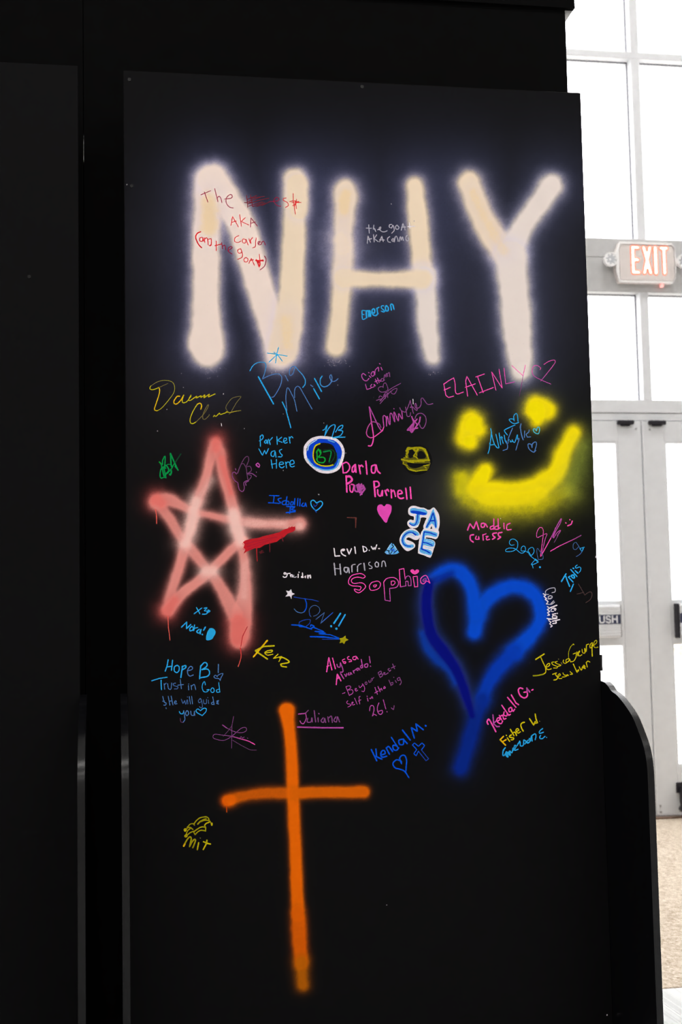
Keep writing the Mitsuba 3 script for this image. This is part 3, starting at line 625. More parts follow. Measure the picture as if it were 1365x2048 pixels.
('marker_drawing', 'small round yellow scribbled grinning face', I, 'oy', 3, '''#{bk}960,190 1000,110 1100,70 1220,85 1300,170 1330,290 1280,410 1180,470 1060,470 960,400 920,300;#{ol}965,190 990,110 1100,98 1200,100 1255,140 1295,270 1300,330 1265,405 1110,430 1010,400 935,320 915,265 980,240;#{bk}1000,190 1020,140 1060,130 1090,165 1075,230 1020,245;#{bk}1130,190 1160,150 1210,165 1245,220 1225,250 1140,250;#{bk}990,310 1080,320 1220,320 1290,315 1240,340 1100,385 1020,365;{oy 3}985,150 1000,105 1090,115 1180,105 1240,130;{oy 5}980,150 1005,125 1100,108 1190,112 1235,150 1260,200;985,190 1000,160;{oy 4}1250,180 1265,215 1280,265;{oy 5}!1080,130 1110,160 1135,130;{oy 2.6}1110,170 1075,220 1100,225 1130,255;1110,170 1120,210;{oy 4}!915,265 1000,285 1290,275;!1010,290 1220,292;{oy 2}!940,245 1000,240 960,220 1000,215;{oy 2.4}!940,300 930,325 990,350;985,370 1020,405 1100,425 1180,415 1260,410;{oy 3}!1030,400 1110,428;{oy 2.2}!1215,352 1290,340;1230,370 1250,385;!1000,300 1080,310;{fy 1.4}!1290,300 1305,320 1290,345'''),
('marker_writing', 'bold pink two word name with a crossed out try under the badge', I, 'pk', 3.0, '''!105,330 115,450;105,325 160,305 200,345 200,395 165,440 115,450;{pk 3.4}270,340 240,380 240,435 270,420 280,335 290,440;!330,345 350,460;335,370 365,345 385,365;!425,290 440,465;550,340 505,360 505,440 550,440 560,340 585,420 620,455;
 {pk 3.6}!155,490 165,710;{pk 4.5}160,500 210,500 235,545 200,580 165,600;{pk 3}205,620 210,690 240,710 260,620 225,605;{pu 3.6}270,620 275,690 320,700 300,620;!310,610 340,720;!330,600 370,740;!365,600 345,690 400,640;!350,750 415,665;!320,660 390,620;!330,700 400,650;
 {pk 4}!535,570 552,770;{pk 3.4}535,565 590,570 605,620 555,650;585,680 590,740 625,765 650,690 650,760;!685,690 710,755;695,700 720,675 735,700;!770,680 775,790;775,710 805,690 830,770;870,740 920,725 900,690 865,700 865,770 900,800 940,790;!970,660 985,805;!1030,645 1042,800'''),
('marker_drawing', 'filled pink heart under the bold pink name', I, (226, 74, 182), 3, '''#675,905 640,880 595,890 577,940 600,1010 640,1065 680,1120 710,1125 730,1070 770,980 775,905 740,878 700,878'''),
('marker_drawing', 'faint red brown corner stroke left of the filled pink heart', I, 'fr', 2.2, '''!170,1058 295,1062;!280,1062 288,1160;!292,1062 285,1180;!285,1100 285,1195'''),
('marker_writing', 'light blue cursive name with three hearts between the smiley eyes', J, 'lb', 2.1, '''!230,390 250,470 220,700 205,820 175,915;!245,480 270,600 310,720 360,790 400,800;!205,700 240,735 300,725;!340,510 370,630 405,790;!410,485 440,730;!440,570 470,620 495,700;!480,590 460,560;!515,530 535,640 560,690;{fb 2}!560,650 590,760 580,820 490,850;{lb 2.2}740,315 620,370 530,415 525,450 580,525;{fb 2}!690,380 640,500 600,600 595,700;{lb 2}!600,640 620,620;650,640 640,670 690,655 680,620 700,660 740,675 790,520 795,620;{fb 2.1}795,620 830,600 790,740 760,840;{fb 2.6}870,290 855,370 885,540 915,625;{fb 2.1}!945,440 940,575;!1040,420 1035,460 975,510 1000,570 1070,565;
 {lb 2}725,225 700,190 640,190 620,210 680,270 750,285 820,260;725,225 715,130 765,75 795,120 805,240;{tq 2.2}1190,440 1170,400 1130,400 1140,460 1210,500 1250,470 1255,370 1215,370 1195,430;{fb 2.2}1100,790 1085,730 1040,710 1015,730 1040,820 1130,885 1180,850;1100,790 1110,710 1170,670 1195,720 1150,880'''),
('marker_writing', 'white handwritten name with initials above a grey name', K, 'wh', 2.6, '''!78,245 95,385 182,380;210,290 265,280 260,258 215,270 205,310 240,360 290,382;!315,255 352,350 395,250;!455,215 470,335;!600,205 620,305;{wh 2.2}600,205 660,230 675,280 625,310;!715,278 720,282;{wh 2.6}!755,210 790,265 810,225 825,265 855,180;!890,247 905,247'''),
('marker_writing', 'grey white handwritten name just above the pink outlined name', K, 'gw', 2.8, '''!80,515 100,725;!185,530 200,712;{gw 1.6}!105,612 175,615;{gw 2.6}330,595 270,595 265,650 310,680 340,600 355,690;!400,560 405,670;{gw 2}400,570 425,540 465,535;{gw 2.6}!505,570 505,665;{gw 2}510,570 535,535 572,522;{gw 2.8}!622,515 638,640;{gw 1.8}735,495 710,510 715,545 765,575 765,605 720,612;{gw 2.4}850,490 825,520 835,575 880,575 885,515 850,490;945,575 955,490 985,475 1005,500 1020,570'''),
('marker_drawing', 'small blue and white triangle emblem beside the white name', K, 'sb', 2, '''#!{sb}1120,145 1160,160 1265,320 1220,345 1130,355 1040,352 998,318;{pb 2}!1100,180 1050,260;!1060,330 1020,320;!1180,200 1215,260;{bk 1.8}!1150,150 1130,180 1165,210 1110,255 1140,290 1100,350;!1030,275 1090,290;!1070,290 1085,340;!1165,330 1240,265;{rb 2}!1110,270 1170,260;!1150,285 1190,300'''),
('marker_writing', 'pink outlined bubble letter name with a heart over the letter i', L, 'pk', 1.9, '''300,190 330,165 290,130 235,125 140,150 95,210 95,270 150,300 230,305 270,320 250,360 215,355 175,345 185,375 235,400 300,360 335,310 310,270 260,255 170,265 130,235 150,195 220,175 300,190;480,235 420,255 390,310 410,360 470,360 530,330 550,270 520,235 480,232;490,285 455,290 450,310 475,315 495,290;
 {pk>pu 2}595,245 640,195 720,180 780,200 810,255 790,310 740,330 685,335;!595,245 615,505;{pu 1.9}!615,505 690,520;!690,520 680,340;{pk}705,240 705,285 735,285 760,255 740,230 700,235;{pk 2.2}!820,65 835,315;{pk}!820,65 885,50;!885,50 905,205;{pu}!835,315 915,300;!915,300 910,235 945,235 950,300 990,295;905,205 925,165 960,160 985,200 990,295;{pk}!1018,168 1040,315;!1040,315 1085,310;!1085,310 1078,160 1018,168;#{pk}1042,85 1020,62 985,68 980,95 1020,130 1050,135 1095,110 1102,75 1075,62 1052,75;{pk}1260,255 1215,160 1175,155 1130,195 1130,250 1170,270 1215,230 1260,260;{pu 1.7}1190,195 1160,215 1165,235 1200,220 1205,195'''),
('marker_writing', 'blue and white bubble letters stacked two over two', M, 'wh', 2, '''#{wh}330,240 360,160 440,105 560,105 700,150 820,165 930,220 1000,215 1060,165 1110,150 1160,190 1260,350 1290,560 1280,720 1250,840 1275,910 1240,1040 1190,1105 1140,1110 1040,1080 880,1060 880,1090 1060,1130 1140,1190 1150,1290 1110,1410 1080,1510 1020,1660 960,1665 800,1600 650,1550 630,1500 645,1290 680,1060 730,900 800,790 790,720 850,560 880,470 730,460 700,560 660,680 600,760 500,785 400,770 330,710 300,630 330,560 410,515 490,540 500,430 400,400 340,340;
 #{wh}390,790 500,800 600,850 680,950 680,1050 620,1130 520,1135 430,1090 340,1060 280,1090 290,1130 380,1160 480,1210 545,1290 520,1370 420,1440 340,1475 260,1460 170,1370 90,1240 70,1110 120,980 230,860;
 #{sb}400,200 500,165 650,195 800,200 900,270 910,340 860,385 700,370 690,500 650,640 560,710 470,720 370,650 390,590 460,620 540,600 560,420 580,350 440,330 390,290;#{rb}425,250 600,255 860,310 880,350 820,385 640,360 430,310;{rb 2.6}625,350 610,520 560,650 500,690 430,680 375,640;
 #{sb}1085,200 1130,290 1210,580 1205,740 1160,790 1110,700 1050,640 1000,680 920,780 860,770 880,680 960,480;{rb 3.2}!890,740 1000,560 1085,310 1140,500 1170,740;!990,560 1150,545;#!{bk}1040,715 1065,800 1000,795;
 {sb 8}610,960 520,910 400,890 280,940 190,1050 170,1170 230,1280 330,1330 450,1320;{rb 2.6}570,980 480,920 380,900 270,950 180,1050 160,1150 190,1250 270,1310 400,1330;{pb 2}300,1000 420,980 520,1030;{rb 4}!560,985 500,940;
 #{sb}810,850 1000,870 1210,930 1180,1050 1020,1010 860,1000 840,1100 960,1110 1110,1180 1130,1280 1080,1340 960,1330 800,1290 790,1400 950,1430 1050,1500 1020,1600 860,1560 680,1480 720,1280 760,1000;{rb 2.8}!820,890 780,1150 735,1410;!820,890 1000,920 1160,985;!770,1205 900,1230 1060,1300;{rb 3.4}!730,1405 850,1450 985,1530;{pb 2}!870,1150 1080,1210;!850,1350 1050,1400;!700,1520 860,1570'''),
('marker_writing', 'pink two line name under the yellow smile', N, 'pk', 3, '''!58,165 85,95 125,150 155,70 182,160;240,90 210,95 210,130 240,130 250,95 275,130;{pk 2.6}!345,45 345,155;345,115 310,130 310,155 345,150;!392,42 395,155;400,115 360,130 360,155 390,155 415,140;!455,90 458,150;525,90 490,110 490,160 535,158;{pk 3.2}125,215 90,225 90,270 120,295;{pk 2.4}155,230 145,260 175,265 180,235 185,265;!225,215 230,275;225,220 260,205;260,235 285,235 265,250 270,272 300,265;{pk 3}375,195 335,205 340,230 360,245 330,265;435,190 395,200 400,230 420,240 390,265'''),
('marker_writing', 'light blue looping scrawl below the pink signature', N, 'lb', 1.6, '''570,325 535,330 515,305 530,270 570,265 605,300 600,360 550,395 485,400 475,380 520,360 580,370 630,410 660,415 690,390 685,345 655,345 645,390 690,395 715,410;715,410 730,370 770,355 785,400 755,440 725,400 740,440 800,490 830,520;{db 1.5}830,485 815,400 825,365 850,400 880,440 880,480 830,485;{lb 1.6}800,480 830,510 790,535 755,540 800,485;!765,540 775,580;{lb 4}!848,569 851,571'''),
('marker_writing', 'pink and purple tall signature with a smiley by the right edge', N, 'pu', 1.5, '''{pk>pu 1.6}855,450 870,340 885,220 885,165 865,135 835,150 815,200 820,245 870,225 925,205 905,270 870,420;{pk 2}!860,450 970,250;{pu 2}970,250 1040,110 1082,40 1070,90 1020,180 990,245 1020,140;{pu 1.8}1000,250 1040,190 1075,170 1040,225;{fp 1.2}!1050,220 1005,300;{pk>fp 2}!965,395 1060,340 1230,260 1300,222;{pk 2.6}!1132,86 1135,88;!1175,50 1178,53;1203,65 1190,100 1152,118'''),
('marker_writing', 'small faded blue loop right of the pink signature', N, 'fb', 1.5, '''{db}1310,400 1260,320 1240,298 1215,320 1215,365 1240,378 1270,350;{lb 1.8}!1335,352 1285,365 1310,400 1325,360;{db}1310,400 1285,430 1245,455'''),
('marker_writing', 'bright blue slanted name near the right edge', O, 'lb', 2.8, '''{lb 3}!495,490 600,315;!580,340 680,600;{lb 2.8}!655,390 760,500;655,390 690,370;{lb 3}750,340 720,360 760,410 795,400 770,340;{lb 2.6}!705,215 850,375;!740,350 800,330;{lb 3}!810,245 870,300;!760,185 775,195;{lb 2}855,115 815,145 830,185 900,160 935,180 930,240 900,280;{lb 2.8}!768,550 700,715'''),
('marker_writing', 'white sideways name running down beside the blue heart', O, 'wh', 2.0, '''{gw 1.8}280,745 350,720 345,640 260,640 165,680 130,730 150,780 205,785;{gw 2.3}240,810 195,840 215,885 270,870 285,830 240,810;{gw 2.2}!275,860 190,890;!320,930 250,1000;340,960 260,1010 150,1000;{wh 2.7}!390,1030 245,1085;{wh 2}320,1095 350,1150 370,1110 310,1095 260,1130 270,1170 320,1170;{wh 2.4}!370,1220 290,1235;!400,1212 405,1218;{wh 2.3}310,1260 285,1300 320,1320 385,1310 390,1280 300,1260;!395,1330 200,1355;{wh 2.6}!455,1355 290,1395;360,1385 380,1430 300,1445;{wh 2.2}!80,765 140,800 95,825 165,880 120,895 195,945 155,1000;!175,1060 235,1095 170,1130 235,1170 175,1200 230,1250 180,1260;!165,1330 255,1340;!210,1380 260,1420 225,1450 290,1500 250,1525'''),
('marker_drawing', 'faint brown scratched numeral at the right edge', O, 'fw', 1.7, '''!885,550 990,730;!850,775 1000,735;!1000,740 1025,800 1080,755;1080,755 1150,725 1190,760 1180,850 1130,920 1050,970'''),
('marker_writing', 'small bright white printed word left of the middle', P, 'wh', 2.4, '''115,105 90,100 85,130 150,120 200,115;!150,125 130,180;130,180 90,195 65,175;!205,140 215,180;215,150 240,140 245,185;{gw 2}275,150 265,185 310,190 320,175;{wh 2.4}!360,130 358,195;!375,90 377,95;!440,105 450,195;450,170 425,175 425,195 460,190;490,180 510,165 490,175 500,200;{wh 3.2}!545,155 550,205;!560,170 595,150 600,200'''),
('marker_drawing', 'small filled white star', P, 'wh', 2, '''#!{wh}220,422 240,490 292,515 235,545 225,615 195,555 105,570 155,510 118,448 180,462'''),
('marker_writing', 'faded dark blue capital name with light blue exclamation marks', P, 'nb', 1.6, '''{nb}!275,575 480,610 640,630 750,660;{mb 2.2}490,610 520,700 515,790 480,860;{fb 1.4}480,860 420,885 330,860 280,805;{db 1.3}610,960 580,910 575,830 620,760 690,742 760,775 780,850 730,920 660,950;{nb 2}!585,935 580,890;{db 1.6}!705,1010 870,880;{db 1.2}!870,880 800,1085;{mb>fb 1.7}!1035,880 800,1085;{lb 3.2}!1185,895 1055,1090;{lb 3}!1275,920 1150,1140;{lb 4}!1000,1140 1003,1150;{lb 4.6}!1103,1190 1105,1196'''),
('marker_drawing', 'dark blue scribble under the dark blue capital name', P, 'nb', 2, '''{nb 1.6}375,1100 390,1060 500,1020 590,1020 580,1090 515,1145;{mb 2.4}!230,1120 400,1125 620,1205;!380,1150 520,1165;600,1150 610,1120 670,1150 600,1190;{mb 2.2}!640,1160 860,1250 680,1245 895,1280 760,1295 980,1310 1150,1375;{mb 2}!590,1350 900,1365 1150,1385;!600,1345 840,1345 1140,1390;{nb 1.4}!830,1400 1160,1400'''),
('marker_drawing', 'small filled yellow star at the end of the blue scribble', P, 'oy', 2, '''#!{oy}1285,1325 1290,1380 1345,1410 1285,1435 1255,1495 1220,1460 1160,1480 1185,1430 1160,1380 1225,1370'''),
('marker_writing', 'pink and purple five line message with an exclamation', Q, 'pk', 2, '''{pk 2.4}!70,350 105,120 155,320;!75,265 110,250;!165,130 210,300;{pu 2.2}235,230 250,270 285,270 290,205;290,205 325,290 330,350 290,355;{pk 2}360,145 325,160 330,185 375,190 370,215 335,205;430,105 405,120 415,150 460,160 470,180 430,190;540,100 495,115 495,150 540,150 545,105 575,145;
 {pk 2.6}!225,555 240,385 300,495;!240,460 280,440;{pu 2.4}!295,380 345,460;{pu 2}360,390 380,425 395,380;430,365 415,400 450,395 455,360 475,390;!495,330 510,370;510,335 540,310;570,290 545,310 570,330 585,290 605,320;{pu 2.2}!625,150 650,280;650,240 615,260 625,290 650,280;715,220 680,240 690,275 725,270 730,225 710,220;!755,105 770,205;!772,258 776,262;
 {pu 1.6}!325,700 365,685;!380,590 435,730;380,590 430,575 460,600 410,645;410,645 480,640 490,690 435,730;530,650 550,620 525,625 540,660 570,645;590,575 605,605 650,560 640,545;655,550 680,610 670,665 635,660;{fp 1.6}710,510 685,530 700,555 720,540 710,510;745,490 755,520 785,505 775,480;!790,455 805,490;800,470 830,440;!895,365 930,440;{fp 1.8}895,365 940,340 950,365 920,395;920,395 970,385 965,415 930,440;990,385 1010,365 985,365 1000,395 1030,385 1060,365;1080,295 1055,310 1075,330 1105,320 1080,345;!1130,225 1160,300;!1110,290 1170,260;
 {pu 1.6}410,815 390,840 410,865 450,870 460,890 410,915;470,865 500,840 475,840 490,885 520,870;!520,775 560,870;610,745 590,760 600,865;!580,820 620,800;{pu 1.9}!725,775 735,820;!718,742 722,746;!765,775 775,785 800,745 810,775;!845,600 885,710;!845,690 895,660;!895,585 930,670;930,640 950,615 960,645;995,590 985,620 1015,610 1000,585;{fp 1.7}!1070,485 1105,570;1105,530 1135,520 1130,555 1105,560;!1170,490 1190,520;!1147,438 1150,441;1235,440 1205,460 1215,490 1250,475 1240,440;1250,460 1270,520 1245,560;{pu 1.9}760,975 770,910 800,890 825,910 830,970 805,1060;!805,1060 830,1030 870,1050;910,850 885,920 895,1000 930,1035 965,1010 960,970 905,985;!980,800 1020,945;!1038,990 1042,993;{fp 1.8}!1110,930 1145,960 1155,895'''),
('marker_writing', 'light blue four line handwritten message with two hearts', RR, 'lb', 2, '''{lb 2.3}!355,80 335,190 305,275;!430,90 410,260;!335,205 425,190;515,175 465,200 460,270 505,300 540,260 540,200 505,175;{lb 2.6}!600,190 570,385;590,200 650,180 650,220 590,255;{fb 2}680,270 755,250 770,215 735,195 690,250 690,320 725,360 785,340;{lb 2.6}!910,180 890,405;915,185 970,130 1015,145 1010,195 930,250;930,250 1020,240 1060,290 1030,360 895,390;{fb 2.4}!1212,160 1210,300;{fb 1.7}1195,370 1160,345 1135,370 1160,395 1220,405 1245,430;1200,350 1240,325 1290,318 1260,380 1240,435;
 {lb 2.2}!75,440 200,400 335,380;!232,430 240,590;{fb 1.8}!285,490 295,585;290,510 320,480;345,490 360,570 400,580 415,480;{db 1.8}480,480 445,490 450,520 520,545 510,575 460,580;{fb 1.8}!560,420 580,575;!520,515 615,505;!700,520 705,595;!703,495 706,497;!745,520 755,590;755,530 800,505 825,590;{lb 1.8}990,510 975,455 945,490 935,560 960,620 1010,630 1055,590 1015,595;1105,560 1080,600 1100,640 1140,620 1130,570 1105,560;!1218,470 1235,630;1225,580 1180,600 1190,635 1240,630;
 {fb 1.8}!262,705 275,765;260,790 290,780 285,805 320,820 310,855 280,855;!318,900 320,915;!355,705 385,855;!405,700 435,850;!385,790 425,775;465,815 495,800 480,780 460,810 475,835 505,830;{db 1.8}!580,755 605,830 635,780;635,780 655,840 675,770;!685,765 690,835;!683,715 686,718;{fb 1.8}!715,710 735,835;!755,705 770,835;{db 1.7}905,740 870,780 885,815 920,790 910,745;920,760 940,870 915,905 890,880;955,765 965,825 1005,825 1010,760;!1040,770 1045,825;!1030,725 1033,728;{fb 1.8}!1115,715 1140,845;1130,800 1095,815 1100,840 1140,840;1215,775 1180,790 1210,800 1180,825 1215,835;
 {lb 2}545,965 565,1000 605,1000 620,950;{fb 2}620,950 635,1050 640,1100 610,1150;{dp 1.6}610,1150 570,1140 560,1080;{fb 2}665,960 650,1000 675,1035 705,1000 690,955 665,955;740,960 750,1020 790,1030 805,960;!800,960 808,1030;{lb 2}905,950 860,920 830,950 850,985 930,1030;905,950 960,910 1005,920 995,970 935,1035'''),
('marker_writing', 'small bright blue letters and numeral beside the star foot', S, 'lb', 2, '''!195,160 285,92;!222,88 262,160;310,95 345,90 315,125 350,130 340,160 290,165;355,115 380,130 340,150 365,120'''),
('marker_writing', 'bright blue name with a filled blue heart between the star feet', S, 'lb', 2.6, '''!48,315 110,255 105,335 155,285;{lb 2.4}170,305 145,330 150,360 185,340 175,310;!200,290 190,355;!195,330 235,320;255,340 225,365 250,385 275,340 265,395;{lb 3}!325,315 305,350;!288,398 292,403;#{lb}395,325 430,340 445,380 420,430 395,460 340,468 333,435 345,380 370,335'''),
('marker_writing', 'yellow slanted name beside the lowest star point', S, 'ye', 3.2, '''{or 3.4}!1045,470 885,660;{ye 3.2}!1125,532 1000,540 905,590 1045,685;{ye 2.2}1020,615 1090,605 1105,585 1050,590 1015,615 1050,640 1110,630;!1170,630 1115,680 1215,655 1180,715;{ye 2.8}1190,675 1230,670 1300,720 1200,745;1200,745 1215,770 1268,778'''),
('marker_writing', 'thin purple signature with long flourishes left of the orange cross', T_, 'fp', 1.2, '''!232,112 215,200 212,420;{dp}215,200 180,250 130,305;{pu>fp 2}!125,195 165,225;{fp 1.3}165,225 240,260 310,270 355,250 350,220 310,225 260,265 200,315 130,345 50,330 30,310 50,285 130,295 215,305;{fp>pk 2}215,305 300,330 370,350 438,384;{dp 1.3}225,345 310,395 390,435 455,440;{fp 1.4}295,320 305,308 320,322 335,312;!367,322 370,325'''),
('marker_writing', 'purple underlined name at the top of the orange cross', T_, 'fp', 2.2, '''{pu 2.4}!865,88 930,82;{fp 2}!930,82 960,52;{pu 2}935,85 940,130 915,180 890,175 880,155;{fp 2.2}955,130 950,165 985,165 995,125 1000,165;!1018,55 1032,165;!1055,125 1058,165;!1062,82 1066,86;1105,125 1085,155 1110,170 1120,130 1130,170;1150,115 1160,165;1155,130 1185,110 1195,170;1230,115 1210,150 1235,165 1245,115 1265,165;{pu 3}!855,215 1090,222 1300,222'''),
('marker_writing', 'yellow two line signature at the right edge above the side brace', U, 'ye', 2, '''{ye 3}!155,445 310,345;{ye 2.4}245,400 290,500 335,600 335,680 290,715;{oy 2.8}290,715 200,735 110,742;{ye 2.2}355,585 400,560 410,520 370,530 345,590 380,630 440,615;{ye 2}490,490 450,500 470,540 550,575 540,600 480,600;550,480 510,495 535,520 615,550 560,570;{fy 2}!620,500 635,530;!570,438 575,441;{ye 2}665,455 655,490 690,520 720,500;760,430 710,450 715,500 760,470 770,435 790,490;{ye 2}790,490 850,470 890,400 890,330 840,345;{oy 1.6}755,420 755,320 790,220 840,165;{ye 2.2}!840,165 850,175;{ye 2}905,310 925,380;930,340 960,290 930,320 950,380 995,360;1000,260 1010,320 1050,325 1045,245;1050,245 1075,300 1080,180;1080,180 1120,165;1180,140 1145,180 1150,235 1195,200 1185,140;{ye 2.4}!1180,180 1185,385;{oy 2}1215,190 1265,140 1260,95 1220,130 1215,200 1240,230 1290,220;
 {ye 2.4}!465,715 535,690;!510,710 560,780;560,780 530,810 485,820;{ye 2}565,755 605,730 590,705 560,740 580,790 630,790;650,690 680,730 740,730 690,760 640,765;735,720 755,740;780,665 825,710 785,715;{ye 2.4}!840,530 910,680;910,660 940,630 930,660;{ye 2.2}950,580 985,640 1010,575;1020,595 1055,580 1030,550 1025,600 1060,610;!1075,500 1095,580;1080,500 1105,475 1140,492'''),
('marker_writing', 'bold pink slanted name under the blue heart, topmost of three', V, 'pk', 3, '''{pk 3.4}115,860 95,820 120,765 150,790 200,880 265,1005;{pu 3}!210,680 225,850;!220,850 270,800;!225,860 290,910 335,905;{pk 2.8}300,800 345,770 320,735 285,770 310,830 370,850 400,800;335,690 380,780;365,700 400,690 420,760 465,750;{pk 2.8}430,620 420,680 480,700 490,640;!380,490 520,690;520,690 550,670;560,535 520,560 530,620 580,600 570,540;575,545 600,610 635,570;{pk 3}!495,340 655,530;!568,290 660,450 710,480;{pk 3.2}790,170 740,155 705,200 740,300 820,350 880,310 880,240;!815,240 880,230;{pu 3}!880,240 870,155;!870,155 930,235;{pk 3}!970,197 992,187'''),
('marker_writing', 'yellow slanted name under the blue heart, middle of three', V, 'ye', 3, '''{or 3.2}!350,1165 455,1270;!350,1165 415,1100;!395,1205 465,1165;{ye 3}!490,1130 535,1195;!470,1078 474,1082;570,1070 530,1100 560,1120 615,1130 600,1165 565,1165;!550,965 620,1085;600,1030 640,1020 670,1080;{ye 2.6}665,1000 715,980 690,945 655,985 700,1035 745,1010;{ye 3}800,995 765,930 755,870 785,835 825,825;!925,755 1005,880 1035,810;!1035,665 1050,760 1080,835 1030,840;{fy 2}!1120,805 1124,808'''),
('marker_writing', 'light blue slanted name under the blue heart, lowest of three', V, 'lb', 2.6, '''{lb 3}450,1320 410,1380 405,1470 440,1460 470,1400;{lb 3.4}470,1400 465,1460 500,1500 490,1410;500,1410 545,1470 530,1390;{lb 2.6}545,1385 580,1420 600,1330;610,1370 660,1310 640,1270 620,1320 640,1370 700,1350;!680,1280 735,1190;700,1240 740,1210 745,1280 800,1275 810,1170;815,1170 860,1200 830,1250;900,1170 870,1210 890,1230 930,1200 920,1140;940,1190 965,1090 975,1190;965,1090 1030,1050 1050,1090 1035,1165;{lb 2.4}1180,945 1120,1000 1125,1040 1195,1018;1140,1080 1120,1130 1170,1145 1225,1100;!1255,1120 1258,1122'''),
('marker_writing', 'yellow word under a yellow wing drawing left of the orange cross', W_, 'oy', 3, '''{or 3.6}!190,1095 230,1020;{oy 3}230,1010 310,880 380,815 420,860 400,980 370,1110;375,1100 450,960 520,890 550,920 510,1040 470,1140;{ye 2.8}!645,990 605,1200;!895,915 885,1010 785,1200;!790,960 900,1010 1005,1035;{fy 1.8}!690,845 700,855'''),
('marker_drawing', 'yellow winged tuft drawing left of the orange cross', W_, 'oy', 2.4, '''510,410 590,310 710,230 870,205;870,205 930,235 960,290;{oy 3}!620,425 700,340;{oy 2.2}700,340 800,285 880,265;720,350 830,315 960,325 1010,380 1035,460;{ye 2.6}!1050,400 1045,465;825,475 870,410 970,370;{oy 2.4}825,475 860,540 850,640;520,645 620,570 730,515 850,520;545,740 620,660 720,615 860,635;{oy 2.2}480,650 540,750;310,510 390,430 470,415 520,460;295,520 310,510;{ye 2.8}235,640 205,600 240,570 270,600 235,640;{oy 2.4}270,570 330,530 400,535 470,590;265,740 310,630 390,560;{ye 2.4}290,750 250,760 220,790 250,820 300,790 280,755;{oy 2.4}300,760 400,680 520,640'''),
('marker_writing', 'green scribbled initials left of the red star', X, 'gr', 2.6, '''{gn 3}!275,665 350,750;{gr 2.8}350,750 400,1000 450,1200;{gr 2.6}400,760 395,620 470,450 500,470 490,700 480,830;480,830 360,900 310,1050 300,1220 350,1290 420,1270;{gr 3}480,850 460,960 500,1130 520,1270;!450,1250 530,1280;480,830 560,820 640,980 560,1100 490,1180;!400,900 520,900;{gr 1.8}530,790 620,755 740,760;{gr 3}!705,330 725,700 740,830;!705,330 840,640 1000,980;{gr 2.6}740,830 790,850 700,980 580,1110;{gr 3.4}720,950 740,1060 700,1170 670,1140;{gr 2.6}!760,880 890,680;{dg 2.6}!890,680 1110,350;{gr 2.4}!880,830 1000,970'''),
('marker_writing', 'dark blue printed name right of the orange cross', Y, 'mb', 3, '''!175,600 258,770;!245,592 255,690;!235,700 335,745;330,680 385,660 370,615 330,630 320,690 350,715 410,700;!400,575 450,670;405,580 440,555 500,630;{mb 2.6}!480,415 585,580;{mb 3}560,540 505,540 515,600 560,610 590,575;660,440 595,460 605,520 660,520 665,445;!665,450 720,510;{mb 3.2}!648,305 765,455;{mb 3}!828,425 780,265 875,325 850,210 965,300;{mb 4}!997,237 1003,240'''),
('marker_drawing', 'dark blue drawn heart below the dark blue printed name', Y, 'mb', 2.8, '''635,815 610,770 560,755 515,790 505,830 540,880 600,895 680,930 745,1025;635,790 605,740 630,695 680,690 710,760 705,860 700,930'''),
('marker_drawing', 'dark blue outlined small cross below the dark blue printed name', Y, 'mb', 1.9, '''{mb 2.2}!800,530 830,500 890,550 945,500 985,540 935,605;!800,530 865,600 820,660 855,695 890,625;{nb 1.9}!935,605 1045,740;!1045,740 1005,770 890,625'''),
('brush_stroke', 'crimson brushed strokes with drips along the lower star arm', C8, 'crim', 2, '''#!1180,775 1150,772 1120,785 1085,795 1060,812 1000,828 940,842 900,855 850,862 800,875 780,890 795,905 785,930 800,945 790,968 835,950 870,935 910,932 950,908 990,898 1040,885 1060,868 1095,850 1120,825 1165,808 1180,790;{dr 1}!800,900 930,870 1040,850;!810,925 900,895 1000,870;!820,945 890,915 960,890;{crim 1}!1150,772 1160,768;!1130,780 1135,770;!1165,775 1180,768;!1170,800 1182,795;!790,910 778,900;!795,945 780,938;!800,965 790,972;{crim 1.6}!885,930 890,1032;{br 1.5}!985,890 986,962;{br 1.8}!1078,850 1086,880;{br 1}!905,965 935,955;!910,975 940,965;!925,950 915,975'''),
('paint_drip', 'red paint drip below the lowest star point', C8, 'sal', 1.6, '''{rd>sal 1.7}762,1690 768,1750 760,1790 748,1825;{sal 2.2}!745,1828 747,1831;{crim 1.3}!815,1530 780,1600 765,1680'''),
('paint_drip', 'pale red paint drip below the left foot of the star', C8, 'sal', 1.6, '''213,1450 216,1530 224,1590 228,1632'''),
('paint_drip', 'pale red paint drip below the left star point', C8, 'sal', 1.8, '''118,640 126,690 127,748'''),
('paint_drip', 'short orange drip at the left end of the crossbar', D8, (205, 70, 0), 2.0, '''!352,725 353,757'''),
]
# bare specks of paint on the black board: (x, y, size)
SPECKS = [(315, 862, 1.3), (489, 857, 1.2), (567, 828, 1.1), (648, 846, 1.4), (676, 770, 1.3), (420, 756, .9), (416, 757, .9), (447, 788, 1.5), (334, 819, 1.4), (638, 989, 1.8), (1002, 1037, 1.4), (783, 408, 1.4), (829, 442, 1.6), (567, 941, 1.2), (774, 1810, 1.2), (254, 369, 1.6), (692, 906, 1.2), (363, 747, 1), (1193, 1114, 2.2), (1215, 2030, 2), (367, 775, 1.1), (700, 733, .9)]

# ---------------------------------------------------------------- marker pens: every inscription is one part, a raised film of ink
PXM = 0.00129                                       # metres per survey unit


